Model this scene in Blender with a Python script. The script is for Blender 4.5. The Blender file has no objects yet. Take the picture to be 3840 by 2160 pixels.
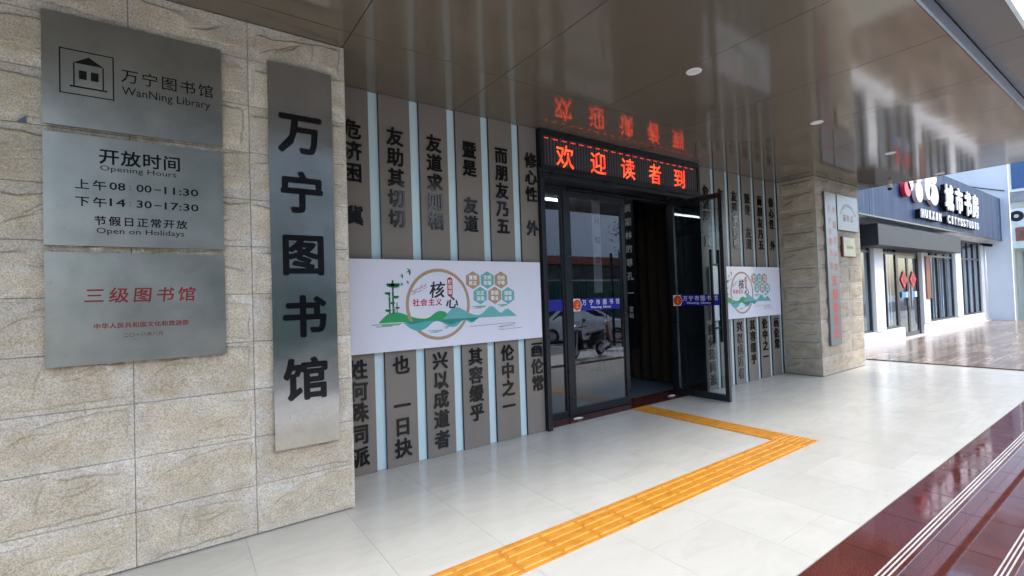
import bpy, bmesh, math, random
import numpy as np
from mathutils import Vector, Matrix

S = bpy.context.scene
COL = S.collection
R = math.radians
random.seed(7)

# ------------------------------------------------------------------ camera
cam_d = bpy.data.cameras.new('camera')
cam = bpy.data.objects.new('camera', cam_d)
COL.objects.link(cam)
cam_d.sensor_width = 36.0
cam_d.lens = 36.0 * 1785.77 / 3840.0
cam_d.clip_start = 0.05
cam_d.clip_end = 500
yaw, pitch, roll = 0.615428, 0.0215728, -0.0332704
fw = Vector((math.cos(pitch) * math.sin(yaw), math.cos(pitch) * math.cos(yaw), math.sin(pitch)))
rt = Vector((math.cos(yaw), -math.sin(yaw), 0))
up = rt.cross(fw)
r2 = rt * math.cos(roll) + up * math.sin(roll)
u2 = -rt * math.sin(roll) + up * math.cos(roll)
M = Matrix((r2, u2, -fw)).transposed().to_4x4()
M.translation = Vector((0, 0, 1.5))
cam.matrix_world = M
S.camera = cam

# ------------------------------------------------------------------ world, sun, exposure
SUN_EL, SUN_AZ = 52.0, 150.0       # azimuth from +Y towards +X
w = bpy.data.worlds.new('World')
S.world = w
w.use_nodes = True
nt = w.node_tree
bg = nt.nodes['Background']
sky = nt.nodes.new('ShaderNodeTexSky')
sky.sky_type = 'NISHITA'
sky.sun_disc = False
sky.sun_elevation = R(SUN_EL)
sky.sun_rotation = R(SUN_AZ)
sky.air_density = 1.0
sky.dust_density = 2.0
sky.ozone_density = 1.0
nt.links.new(sky.outputs[0], bg.inputs[0])
bg.inputs[1].default_value = 0.15
sd = bpy.data.lights.new('sun', 'SUN')
sd.energy = 0.8
sd.angle = R(14)
sd.color = (1.0, 0.97, 0.93)
sun = bpy.data.objects.new('sun', sd)
COL.objects.link(sun)
sun.location = (8, -20, 30)
sdir = Vector((math.sin(R(SUN_AZ)) * math.cos(R(SUN_EL)), math.cos(R(SUN_AZ)) * math.cos(R(SUN_EL)), math.sin(R(SUN_EL))))
sun.rotation_euler = sdir.to_track_quat('Z', 'Y').to_euler()
S.view_settings.view_transform = 'Standard'
S.view_settings.look = 'None'
S.view_settings.exposure = 1.8
S.view_settings.gamma = 1
S.view_settings.use_curve_mapping = False
S.render.engine = 'CYCLES'
S.cycles.max_bounces = 8
S.cycles.diffuse_bounces = 4
S.cycles.glossy_bounces = 5
S.cycles.transparent_max_bounces = 12
S.cycles.use_denoising = True
S.cycles.sample_clamp_indirect = 6

# ------------------------------------------------------------------ material helpers
def new_mat(name):
    m = bpy.data.materials.new(name)
    m.use_nodes = True
    n = m.node_tree
    return m, n, n.nodes['Principled BSDF'], n.links

def noise(n, vec, scale, detail=4, rough=0.55, dist=0.0):
    t = n.nodes.new('ShaderNodeTexNoise')
    t.inputs['Scale'].default_value = scale
    t.inputs['Detail'].default_value = detail
    t.inputs['Roughness'].default_value = rough
    t.inputs['Distortion'].default_value = dist
    if vec is not None:
        n.links.new(vec, t.inputs['Vector'])
    return t

def ramp(n, fac, stops):
    r = n.nodes.new('ShaderNodeValToRGB')
    els = r.color_ramp.elements
    while len(els) < len(stops):
        els.new(0.5)
    for e, (p, c) in zip(els, stops):
        e.position = p
        e.color = (*c, 1) if len(c) == 3 else c
    n.links.new(fac, r.inputs[0])
    return r

def worldpos(n, scale=None):
    g = n.nodes.new('ShaderNodeNewGeometry')
    if scale is None:
        return g.outputs['Position']
    mp = n.nodes.new('ShaderNodeMapping')
    mp.inputs['Scale'].default_value = scale
    n.links.new(g.outputs['Position'], mp.inputs[0])
    return mp.outputs[0]

def bump(n, b, height, strength, dist=0.01, prev=None):
    bp = n.nodes.new('ShaderNodeBump')
    bp.inputs['Strength'].default_value = strength
    bp.inputs['Distance'].default_value = dist
    n.links.new(height, bp.inputs['Height'])
    if prev is not None:
        n.links.new(prev, bp.inputs['Normal'])
    n.links.new(bp.outputs[0], b.inputs['Normal'])
    return bp.outputs[0]

def mat(name, col, rough=0.5, metal=0.0, var=0.12, vscale=6.0, bstr=0.0, bscale=80.0, spec=0.5, coat=0.0, stretch=None):
    """painted / plastic / metal surface with gentle colour and gloss variation"""
    m, n, b, L = new_mat(name)
    p = worldpos(n, stretch)
    t = noise(n, p, vscale, 5, 0.6)
    lo = tuple(max(0, c * (1 - var)) for c in col)
    hi = tuple(min(1, c * (1 + var)) for c in col)
    r = ramp(n, t.outputs['Fac'], [(0.3, lo), (0.7, hi)])
    L.new(r.outputs[0], b.inputs['Base Color'])
    rr = n.nodes.new('ShaderNodeMapRange')
    rr.inputs['To Min'].default_value = max(0.0, rough * 0.85)
    rr.inputs['To Max'].default_value = min(1, rough * 1.2)
    L.new(t.outputs['Fac'], rr.inputs['Value'])
    L.new(rr.outputs[0], b.inputs['Roughness'])
    b.inputs['Metallic'].default_value = metal
    b.inputs['Specular IOR Level'].default_value = spec
    b.inputs['Coat Weight'].default_value = coat
    b.inputs['Coat Roughness'].default_value = 0.06
    if bstr:
        t2 = noise(n, p, bscale, 3, 0.6)
        bump(n, b, t2.outputs['Fac'], bstr, 0.004)
    return m

# ---- stone
def stone_mat(name, c0, c1, c2, stains=()):
    m, n, b, L = new_mat(name)
    p = worldpos(n)
    grain = noise(n, p, 120, 3, 0.7)
    big = noise(n, p, 5, 5, 0.6, 0.6)
    streak = noise(n, worldpos(n, (2.5, 2.5, 9)), 2.2, 4, 0.6, 1.2)
    r1 = ramp(n, grain.outputs['Fac'], [(0.36, c0), (0.5, c1), (0.66, c2)])
    r2_ = ramp(n, big.outputs['Fac'], [(0.3, (0.80, 0.76, 0.70)), (0.7, (1.08, 1.06, 1.04))])
    mx = n.nodes.new('ShaderNodeMix'); mx.data_type = 'RGBA'; mx.blend_type = 'MULTIPLY'
    mx.inputs['Factor'].default_value = 1
    L.new(r1.outputs[0], mx.inputs['A']); L.new(r2_.outputs[0], mx.inputs['B'])
    r3 = ramp(n, streak.outputs['Fac'], [(0.35, (0.98, 0.93, 0.84)), (0.65, (1.02, 1.04, 1.08))])
    mx2 = n.nodes.new('ShaderNodeMix'); mx2.data_type = 'RGBA'; mx2.blend_type = 'MULTIPLY'
    mx2.inputs['Factor'].default_value = 1
    L.new(mx.outputs['Result'], mx2.inputs['A']); L.new(r3.outputs[0], mx2.inputs['B'])
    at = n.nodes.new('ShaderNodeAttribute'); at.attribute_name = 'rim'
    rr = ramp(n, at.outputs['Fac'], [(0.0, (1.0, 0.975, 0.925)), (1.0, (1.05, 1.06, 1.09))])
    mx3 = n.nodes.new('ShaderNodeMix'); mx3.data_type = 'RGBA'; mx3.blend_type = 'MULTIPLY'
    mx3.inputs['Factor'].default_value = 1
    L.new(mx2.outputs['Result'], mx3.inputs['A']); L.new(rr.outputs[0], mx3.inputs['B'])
    # crevices shaded in the colour, and a tone of its own for every block
    ac = n.nodes.new('ShaderNodeAttribute'); ac.attribute_name = 'crevice_shade'
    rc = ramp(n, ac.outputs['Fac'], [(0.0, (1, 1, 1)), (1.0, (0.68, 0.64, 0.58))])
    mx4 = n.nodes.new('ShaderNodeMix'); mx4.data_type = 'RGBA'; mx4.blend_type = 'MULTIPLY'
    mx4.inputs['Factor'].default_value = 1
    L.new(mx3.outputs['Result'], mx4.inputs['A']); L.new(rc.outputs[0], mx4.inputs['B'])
    oi = n.nodes.new('ShaderNodeObjectInfo')
    mr = n.nodes.new('ShaderNodeMapRange'); mr.inputs['To Min'].default_value = 0.91; mr.inputs['To Max'].default_value = 1.07
    L.new(oi.outputs['Random'], mr.inputs['Value'])
    vm = n.nodes.new('ShaderNodeVectorMath'); vm.operation = 'SCALE'
    L.new(mx4.outputs['Result'], vm.inputs[0]); L.new(mr.outputs[0], vm.inputs['Scale'])
    col = vm.outputs[0]
    # brown run-off stains below the plates
    for (xa, xb, zt, dep, st_) in stains:
        sx = n.nodes.new('ShaderNodeSeparateXYZ'); L.new(p, sx.inputs[0])
        sn = noise(n, worldpos(n, (14, 14, 5)), 1.0, 4, 0.6)
        def mrange(src, a, b_, c, d):
            q = n.nodes.new('ShaderNodeMapRange'); q.interpolation_type = 'SMOOTHSTEP'
            for nm, v in (('From Min', a), ('From Max', b_), ('To Min', c), ('To Max', d)): q.inputs[nm].default_value = v
            L.new(src, q.inputs['Value']); return q.outputs[0]
        def mul(a, b_):
            q = n.nodes.new('ShaderNodeMath'); q.operation = 'MULTIPLY'; L.new(a, q.inputs[0]); L.new(b_, q.inputs[1]); return q.outputs[0]
        k = mul(mrange(sx.outputs['X'], xa, xa + 0.05, 0, 1), mrange(sx.outputs['X'], xb - 0.05, xb, 1, 0))
        k = mul(k, mul(mrange(sx.outputs['Z'], zt - dep, zt, 0, 1), mrange(sx.outputs['Z'], zt + 0.02, zt + 0.05, 1, 0)))
        k = mul(k, mrange(sn.outputs['Fac'], 0.35, 0.6, 0, st_))
        mm = n.nodes.new('ShaderNodeMix'); mm.data_type = 'RGBA'
        L.new(k, mm.inputs['Factor']); L.new(col, mm.inputs['A']); mm.inputs['B'].default_value = (0.20, 0.13, 0.065, 1)
        col = mm.outputs['Result']
    L.new(col, b.inputs['Base Color'])
    b.inputs['Roughness'].default_value = 0.62
    b.inputs['Specular IOR Level'].default_value = 0.35
    a = bump(n, b, grain.outputs['Fac'], 0.35, 0.002)
    a = bump(n, b, big.outputs['Fac'], 0.25, 0.01, a)
    return m

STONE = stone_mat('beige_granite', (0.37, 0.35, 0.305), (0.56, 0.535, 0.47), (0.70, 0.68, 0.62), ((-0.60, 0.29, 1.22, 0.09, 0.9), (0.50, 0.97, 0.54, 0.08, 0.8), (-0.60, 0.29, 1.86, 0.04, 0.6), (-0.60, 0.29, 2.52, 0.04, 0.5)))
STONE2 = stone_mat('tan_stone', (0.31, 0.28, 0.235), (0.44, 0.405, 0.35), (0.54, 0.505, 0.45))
MORTAR = mat('grey_mortar', (0.07, 0.066, 0.06), 0.9, var=0.3, vscale=20)

# ---- floor tile: pale glazed porcelain with faint clouding
def floor_tile_mat():
    m, n, b, L = new_mat('pale_porcelain')
    p = worldpos(n, (1, 2.6, 1))
    t = noise(n, p, 1.6, 7, 0.62, 1.6)
    t2 = noise(n, worldpos(n), 0.7, 3, 0.5)
    r = ramp(n, t.outputs['Fac'], [(0.3, (0.53, 0.53, 0.48)), (0.5, (0.56, 0.56, 0.512)), (0.75, (0.585, 0.585, 0.54))])
    r2_ = ramp(n, t2.outputs['Fac'], [(0.3, (0.94, 0.94, 0.94)), (0.7, (1.0, 1.0, 0.99))])
    mx = n.nodes.new('ShaderNodeMix'); mx.data_type = 'RGBA'; mx.blend_type = 'MULTIPLY'
    mx.inputs['Factor'].default_value = 1
    L.new(r.outputs[0], mx.inputs['A']); L.new(r2_.outputs[0], mx.inputs['B'])
    # scattered small scuffs
    sc = noise(n, worldpos(n), 26, 2, 0.5)
    rs = ramp(n, sc.outputs['Fac'], [(0.72, (1, 1, 1)), (0.80, (0.72, 0.70, 0.66))])
    mx2 = n.nodes.new('ShaderNodeMix'); mx2.data_type = 'RGBA'; mx2.blend_type = 'MULTIPLY'
    mx2.inputs['Factor'].default_value = 1
    L.new(mx.outputs['Result'], mx2.inputs['A']); L.new(rs.outputs[0], mx2.inputs['B'])
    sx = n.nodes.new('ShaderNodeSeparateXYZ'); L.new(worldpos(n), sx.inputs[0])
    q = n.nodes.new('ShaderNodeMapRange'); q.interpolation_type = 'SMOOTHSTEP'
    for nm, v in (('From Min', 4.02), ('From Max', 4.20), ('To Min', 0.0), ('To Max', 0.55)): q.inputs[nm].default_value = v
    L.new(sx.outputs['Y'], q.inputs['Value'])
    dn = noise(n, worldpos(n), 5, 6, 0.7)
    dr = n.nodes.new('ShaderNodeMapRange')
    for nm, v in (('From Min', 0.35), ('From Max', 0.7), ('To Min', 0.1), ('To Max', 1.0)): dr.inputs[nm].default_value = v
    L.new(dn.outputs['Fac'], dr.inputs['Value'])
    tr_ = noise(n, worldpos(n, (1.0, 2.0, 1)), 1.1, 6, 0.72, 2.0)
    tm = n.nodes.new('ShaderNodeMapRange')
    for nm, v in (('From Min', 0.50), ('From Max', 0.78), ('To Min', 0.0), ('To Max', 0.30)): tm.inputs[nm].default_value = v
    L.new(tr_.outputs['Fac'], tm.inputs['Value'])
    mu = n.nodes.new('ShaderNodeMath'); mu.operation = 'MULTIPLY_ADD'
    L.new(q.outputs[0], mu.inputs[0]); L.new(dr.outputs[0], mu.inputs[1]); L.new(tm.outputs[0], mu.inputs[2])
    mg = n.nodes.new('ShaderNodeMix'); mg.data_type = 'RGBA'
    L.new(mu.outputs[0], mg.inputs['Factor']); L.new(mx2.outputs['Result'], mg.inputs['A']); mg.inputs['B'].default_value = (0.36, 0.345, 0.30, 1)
    oi = n.nodes.new('ShaderNodeObjectInfo')
    om = n.nodes.new('ShaderNodeMapRange'); om.inputs['To Min'].default_value = 0.965; om.inputs['To Max'].default_value = 1.03
    L.new(oi.outputs['Random'], om.inputs['Value'])
    vm = n.nodes.new('ShaderNodeVectorMath'); vm.operation = 'SCALE'
    L.new(mg.outputs['Result'], vm.inputs[0]); L.new(om.outputs[0], vm.inputs['Scale'])
    L.new(vm.outputs[0], b.inputs['Base Color'])
    rr = n.nodes.new('ShaderNodeMapRange')
    rr.inputs['To Min'].default_value = 0.13; rr.inputs['To Max'].default_value = 0.26
    L.new(t.outputs['Fac'], rr.inputs['Value']); L.new(rr.outputs[0], b.inputs['Roughness'])
    b.inputs['Specular IOR Level'].default_value = 0.45
    wv = noise(n, worldpos(n), 2.5, 2, 0.5)
    bump(n, b, wv.outputs['Fac'], 0.06, 0.01)
    return m
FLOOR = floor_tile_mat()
GROUT = mat('grey_grout', (0.25, 0.25, 0.24), 0.8, var=0.2, vscale=9)

# ---- bronze-brown aluminium soffit panels, glossy and slightly wavy
def soffit_mat(name, c, rough, wav):
    m, n, b, L = new_mat(name)
    t = noise(n, worldpos(n), 0.9, 3, 0.5)
    r = ramp(n, t.outputs['Fac'], [(0.3, tuple(x * 0.93 for x in c)), (0.7, tuple(x * 1.07 for x in c))])
    L.new(r.outputs[0], b.inputs['Base Color'])
    b.inputs['Roughness'].default_value = rough
    b.inputs['Metallic'].default_value = 0.25
    b.inputs['Specular IOR Level'].default_value = 0.55
    wv = noise(n, worldpos(n, (1.0, 0.55, 1)), 1.9, 1.0, 0.3)
    bump(n, b, wv.outputs['Fac'], wav, 0.02)
    return m
SOFFIT = soffit_mat('bronze_aluminium_panel', (0.180, 0.152, 0.118), 0.09, 0.13)
SOFFIT_B = soffit_mat('grey_aluminium_panel', (0.12, 0.12, 0.125), 0.2, 0.3)
DARKGAP = mat('dark_gap', (0.02, 0.018, 0.015), 0.9)
FASCIA = mat('blue_grey_edge_trim', (0.30, 0.35, 0.42), 0.3, 0.4, var=0.08)
PALE_FASCIA = mat('pale_fascia_paint', (0.72, 0.80, 0.82), 0.4)

# ---- polished red granite
def granite_mat():
    m, n, b, L = new_mat('polished_red_granite')
    p = worldpos(n)
    t = noise(n, p, 160, 3, 0.7)
    t2 = noise(n, p, 3, 3, 0.5)
    r = ramp(n, t.outputs['Fac'], [(0.35, (0.045, 0.013, 0.012)), (0.55, (0.110, 0.031, 0.026)), (0.72, (0.20, 0.080, 0.062))])
    r2_ = ramp(n, t2.outputs['Fac'], [(0.3, (0.85, 0.85, 0.85)), (0.7, (1.12, 1.05, 1.0))])
    mx = n.nodes.new('ShaderNodeMix'); mx.data_type = 'RGBA'; mx.blend_type = 'MULTIPLY'
    mx.inputs['Factor'].default_value = 1
    L.new(r.outputs[0], mx.inputs['A']); L.new(r2_.outputs[0], mx.inputs['B'])
    L.new(mx.outputs['Result'], b.inputs['Base Color'])
    b.inputs['Roughness'].default_value = 0.05
    b.inputs['Specular IOR Level'].default_value = 0.6
    sm = noise(n, p, 7, 4, 0.6)
    rr = n.nodes.new('ShaderNodeMapRange')
    rr.inputs['From Min'].default_value = 0.4; rr.inputs['From Max'].default_value = 0.75
    rr.inputs['To Min'].default_value = 0.035; rr.inputs['To Max'].default_value = 0.16
    L.new(sm.outputs['Fac'], rr.inputs['Value']); L.new(rr.outputs[0], b.inputs['Roughness'])
    return m
GRANITE = granite_mat()

# ---- brushed steel of the name plates
def steel_mat(name, c, rough, dirt, grime_reflection=False):
    m, n, b, L = new_mat(name)
    p = worldpos(n, (1, 1, 60))
    t = noise(n, p, 8, 3, 0.6)
    cl = noise(n, worldpos(n), 4, 5, 0.65)
    r = ramp(n, cl.outputs['Fac'], [(0.3, tuple(x * 0.86 for x in c)), (0.7, tuple(min(1, x * 1.1) for x in c))])
    sp = noise(n, worldpos(n), 70, 2, 0.5)
    rs = ramp(n, sp.outputs['Fac'], [(0.66, (1, 1, 1)), (0.76, dirt)])
    mx = n.nodes.new('ShaderNodeMix'); mx.data_type = 'RGBA'; mx.blend_type = 'MULTIPLY'
    mx.inputs['Factor'].default_value = 1
    L.new(r.outputs[0], mx.inputs['A']); L.new(rs.outputs[0], mx.inputs['B'])
    col = mx.outputs['Result']
    if grime_reflection:  # tan floor reflection and dirt mixed into the colour towards the foot
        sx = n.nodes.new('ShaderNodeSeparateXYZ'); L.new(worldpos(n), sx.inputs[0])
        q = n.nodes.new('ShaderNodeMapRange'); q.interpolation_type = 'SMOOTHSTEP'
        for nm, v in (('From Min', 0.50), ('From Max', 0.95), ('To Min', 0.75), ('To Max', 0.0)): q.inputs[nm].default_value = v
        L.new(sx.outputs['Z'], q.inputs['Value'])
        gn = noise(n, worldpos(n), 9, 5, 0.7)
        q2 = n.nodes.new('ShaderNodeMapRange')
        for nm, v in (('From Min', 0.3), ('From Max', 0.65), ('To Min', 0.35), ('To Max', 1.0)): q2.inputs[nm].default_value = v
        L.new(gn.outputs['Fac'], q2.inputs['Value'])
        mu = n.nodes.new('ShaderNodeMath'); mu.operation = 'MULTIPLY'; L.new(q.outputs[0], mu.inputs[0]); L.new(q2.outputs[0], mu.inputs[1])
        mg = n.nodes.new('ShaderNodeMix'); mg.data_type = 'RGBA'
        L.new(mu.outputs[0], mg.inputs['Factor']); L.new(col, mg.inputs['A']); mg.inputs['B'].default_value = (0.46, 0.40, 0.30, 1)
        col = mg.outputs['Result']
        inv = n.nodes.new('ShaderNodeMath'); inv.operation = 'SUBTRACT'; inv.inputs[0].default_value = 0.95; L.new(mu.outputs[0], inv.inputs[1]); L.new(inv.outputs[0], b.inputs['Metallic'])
    L.new(col, b.inputs['Base Color'])
    if not grime_reflection: b.inputs['Metallic'].default_value = 0.95
    rr = n.nodes.new('ShaderNodeMapRange')
    rr.inputs['To Min'].default_value = rough * 0.8; rr.inputs['To Max'].default_value = rough * 1.25
    L.new(cl.outputs['Fac'], rr.inputs['Value']); L.new(rr.outputs[0], b.inputs['Roughness'])
    a = bump(n, b, t.outputs['Fac'], 0.08, 0.001)
    wv = noise(n, worldpos(n), 3.0, 2, 0.5)
    bump(n, b, wv.outputs['Fac'], 0.16, 0.02, a)
    return m
STEEL = steel_mat('brushed_steel', (0.40, 0.395, 0.355), 0.30, (0.8, 0.78, 0.75))
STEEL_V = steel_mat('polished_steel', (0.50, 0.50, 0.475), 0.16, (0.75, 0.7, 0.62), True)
STEEL_FAR = steel_mat('silver_plate', (0.22, 0.23, 0.25), 0.40, (0.7, 0.7, 0.7))

# ---- simple ones
SLAT = mat('taupe_slat_panel', (0.205, 0.182, 0.158), 0.42, var=0.05, vscale=3)
BACKING = mat('pale_blue_backing', (0.56, 0.74, 0.80), 0.22, var=0.03, vscale=2)
LETTER = mat('black_acrylic', (0.006, 0.006, 0.007), 0.12, var=0.1, spec=0.35)
BLACKPRINT = mat('black_print', (0.006, 0.006, 0.006), 0.5, spec=0.2)
REDPRINT = mat('dark_red_print', (0.20, 0.006, 0.008), 0.4)
REDFAR = mat('red_print', (0.55, 0.03, 0.04), 0.4)
FRAME = mat('anthracite_aluminium', (0.022, 0.024, 0.03), 0.28, 0.4, var=0.15)
FRAME2 = mat('black_steel_handle', (0.012, 0.012, 0.014), 0.25, 0.5)
BOARD = mat('white_board_print', (0.74, 0.75, 0.86), 0.16, var=0.03, vscale=1.2)
YEL = None
def yellow_mat():
    m, n, b, L = new_mat('yellow_rubber')
    t = noise(n, worldpos(n), 9, 6, 0.7)
    r = ramp(n, t.outputs['Fac'], [(0.3, (0.48, 0.19, 0.020)), (0.5, (0.66, 0.28, 0.028)), (0.75, (0.72, 0.335, 0.05))])
    wn_ = noise(n, worldpos(n), 22, 6, 0.75)
    wr = ramp(n, wn_.outputs['Fac'], [(0.50, (1, 1, 1)), (0.78, (0.62, 0.58, 0.55))])
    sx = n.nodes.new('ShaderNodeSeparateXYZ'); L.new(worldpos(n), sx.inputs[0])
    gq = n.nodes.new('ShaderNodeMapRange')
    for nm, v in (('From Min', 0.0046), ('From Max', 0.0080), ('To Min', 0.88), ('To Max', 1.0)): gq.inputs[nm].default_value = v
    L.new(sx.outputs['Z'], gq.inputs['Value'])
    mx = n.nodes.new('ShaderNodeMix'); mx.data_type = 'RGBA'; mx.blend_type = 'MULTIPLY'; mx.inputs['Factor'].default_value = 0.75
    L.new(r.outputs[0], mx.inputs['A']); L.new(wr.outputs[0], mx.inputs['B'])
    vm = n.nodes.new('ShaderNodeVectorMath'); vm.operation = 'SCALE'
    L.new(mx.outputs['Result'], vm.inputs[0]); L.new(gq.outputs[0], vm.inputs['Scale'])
    L.new(vm.outputs[0], b.inputs['Base Color'])
    b.inputs['Roughness'].default_value = 0.42
    t2 = noise(n, worldpos(n), 150, 2, 0.5)
    bump(n, b, t2.outputs['Fac'], 0.15, 0.001)
    return m
YEL = yellow_mat()
STRIPW = mat('dull_white_strip', (0.50, 0.49, 0.47), 0.6, var=0.2, vscale=6)
WHITEP = mat('white_plastic', (0.80, 0.80, 0.80), 0.35, var=0.03)
WHITEWALL = mat('white_wall_paint', (0.78, 0.80, 0.82), 0.6, var=0.04, vscale=1.5)
BLUEWALL = mat('pale_blue_wall_paint', (0.72, 0.78, 0.84), 0.6, var=0.05, vscale=1.2)
CREAM = mat('cream_wall_paint', (0.62, 0.60, 0.50), 0.7, var=0.08, vscale=2)
GREYWALL = mat('grey_render', (0.30, 0.30, 0.30), 0.85, var=0.2, vscale=1.2, bstr=0.2)
CONCRETE = mat('pale_concrete', (0.44, 0.44, 0.43), 0.8, var=0.15, vscale=1.5, bstr=0.2)
ASPHALT = mat('asphalt', (0.13, 0.13, 0.13), 0.85, var=0.2, vscale=4, bstr=0.3)
DARKIN = mat('dark_interior_wall', (0.05, 0.048, 0.045), 0.7, var=0.15)
CURT = mat('dark_brown_curtain', (0.060, 0.040, 0.026), 0.8, var=0.2, vscale=8)
SILVER = mat('silver_paint', (0.5, 0.5, 0.52), 0.3, 0.7)
RUBBER = mat('black_rubber', (0.02, 0.02, 0.02), 0.7)
CARWHITE = mat('white_car_paint', (0.75, 0.76, 0.78), 0.2, coat=0.6, var=0.02)
TEAL_HOARD = mat('teal_hoarding_sheet', (0.10, 0.24, 0.23), 0.5, var=0.2)
NET = mat('green_safety_net', (0.03, 0.10, 0.075), 0.9, var=0.3, vscale=1.0)
ROOFRED = mat('red_roof_sheet', (0.34, 0.10, 0.07), 0.6, var=0.2)
BRICKDK = mat('dark_masonry', (0.13, 0.125, 0.12), 0.9, var=0.35, vscale=2)
FOLIAGE = mat('tree_leaves', (0.05, 0.09, 0.03), 0.6, var=0.4, vscale=2)
BARK = mat('bark', (0.10, 0.08, 0.06), 0.9, var=0.3)

def flat(name, c, rough=0.4):
    return mat(name, c, rough, var=0.04)
C_BROWN = flat('tan_ink', (0.40, 0.28, 0.17))
C_TEAL = flat('teal_ink', (0.13, 0.42, 0.42))
C_TEALD = flat('deep_teal_ink', (0.02, 0.24, 0.22))
C_TEALM = flat('mid_teal_ink', (0.08, 0.40, 0.40))
C_GREEN = flat('green_ink', (0.02, 0.33, 0.10))
C_GREEND = flat('dark_green_ink', (0.01, 0.13, 0.06))
C_RED = flat('red_ink', (0.48, 0.015, 0.04))
C_WHITE = flat('white_ink', (0.80, 0.80, 0.80))
C_BLACK = flat('ink_black', (0.01, 0.01, 0.015))
C_PINK = flat('blossom_ink', (0.38, 0.12, 0.17))
C_BLUE = flat('royal_blue_film', (0.020, 0.022, 0.30), 0.25)
C_ORANGE = flat('orange_red_film', (0.62, 0.07, 0.025), 0.3)
C_GOLD = flat('gold_ink', (0.85, 0.45, 0.12))

def emit(name, c, strength):
    m, n, b, L = new_mat(name)
    b.inputs['Base Color'].default_value = (*[x * 0.3 for x in c], 1)
    b.inputs['Emission Color'].default_value = (*c, 1)
    b.inputs['Emission Strength'].default_value = strength
    return m
def led_mat(STR):
    m, n, b, L = new_mat('red_led')
    b.inputs['Base Color'].default_value = (0.1, 0.01, 0.01, 1)
    t = noise(n, worldpos(n), 9, 2, 0.5)
    r = ramp(n, t.outputs['Fac'], [(0.38, (1.0, 0.030, 0.010)), (0.6, (1.0, 0.075, 0.022))])
    L.new(r.outputs[0], b.inputs['Emission Color'])
    b.inputs['Emission Strength'].default_value = STR
    return m
LED = led_mat(0.78); LED2 = led_mat(0.30)
TUBE = emit('tube_light_glow', (0.9, 0.96, 1.0), 2.2)

def led_panel_mat():
    m, n, b, L = new_mat('led_matrix_louvre')
    p = worldpos(n)
    wv = n.nodes.new('ShaderNodeTexWave'); wv.wave_type = 'BANDS'; wv.bands_direction = 'X'
    wv.inputs['Scale'].default_value = 6.5
    L.new(p, wv.inputs['Vector'])
    r = ramp(n, wv.outputs['Fac'], [(0.3, (0.018, 0.017, 0.02)), (0.8, (0.085, 0.08, 0.085))])
    L.new(r.outputs[0], b.inputs['Base Color'])
    b.inputs['Roughness'].default_value = 0.6
    return m
LEDPANEL = led_panel_mat()

def glass_mat(name, tint, ior=1.5, rough=0.0):
    m = bpy.data.materials.new(name)
    m.use_nodes = True
    n = m.node_tree
    for x in list(n.nodes):
        n.nodes.remove(x)
    o = n.nodes.new('ShaderNodeOutputMaterial')
    f = n.nodes.new('ShaderNodeFresnel'); f.inputs[0].default_value = ior
    tr = n.nodes.new('ShaderNodeBsdfTransparent'); tr.inputs[0].default_value = (*tint, 1)
    gm = n.nodes.new('ShaderNodeNewGeometry')
    inv = n.nodes.new('ShaderNodeMath'); inv.operation = 'SUBTRACT'; inv.inputs[0].default_value = 1.0
    mul = n.nodes.new('ShaderNodeMath'); mul.operation = 'MULTIPLY'
    n.links.new(gm.outputs['Backfacing'], inv.inputs[1]); n.links.new(inv.outputs[0], mul.inputs[0]); n.links.new(f.outputs[0], mul.inputs[1])
    gl = n.nodes.new('ShaderNodeBsdfGlossy'); gl.inputs['Roughness'].default_value = rough
    gl.inputs['Color'].default_value = (0.95, 0.97, 1, 1)
    mx = n.nodes.new('ShaderNodeMixShader')
    n.links.new(mul.outputs[0], mx.inputs[0]); n.links.new(tr.outputs[0], mx.inputs[1]); n.links.new(gl.outputs[0], mx.inputs[2])
    n.links.new(mx.outputs[0], o.inputs[0])
    return m
GLASS = glass_mat('door_glass', (0.82, 0.87, 0.88), 2.3)
SHOPGLASS = glass_mat('shop_glass', (0.85, 0.92, 0.95), 1.8)

def wood_mat():
    m, n, b, L = new_mat('wood_look_tile')
    g = n.nodes.new('ShaderNodeObjectInfo')
    t = noise(n, worldpos(n, (1, 12, 1)), 1.5, 6, 0.65, 0.8)
    r = ramp(n, t.outputs['Fac'], [(0.3, (0.10, 0.068, 0.046)), (0.5, (0.23, 0.17, 0.125)), (0.75, (0.42, 0.345, 0.275))])
    mr = n.nodes.new('ShaderNodeMapRange'); mr.inputs['To Min'].default_value = 0.7; mr.inputs['To Max'].default_value = 1.35
    L.new(g.outputs['Random'], mr.inputs['Value'])
    vm = n.nodes.new('ShaderNodeVectorMath'); vm.operation = 'SCALE'
    L.new(r.outputs[0], vm.inputs[0]); L.new(mr.outputs[0], vm.inputs['Scale'])
    L.new(vm.outputs[0], b.inputs['Base Color'])
    b.inputs['Roughness'].default_value = 0.19
    b.inputs['Specular IOR Level'].default_value = 0.4
    wv = noise(n, worldpos(n), 5, 2, 0.5)
    bump(n, b, wv.outputs['Fac'], 0.15, 0.01)
    return m
WOOD = wood_mat()

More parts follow.
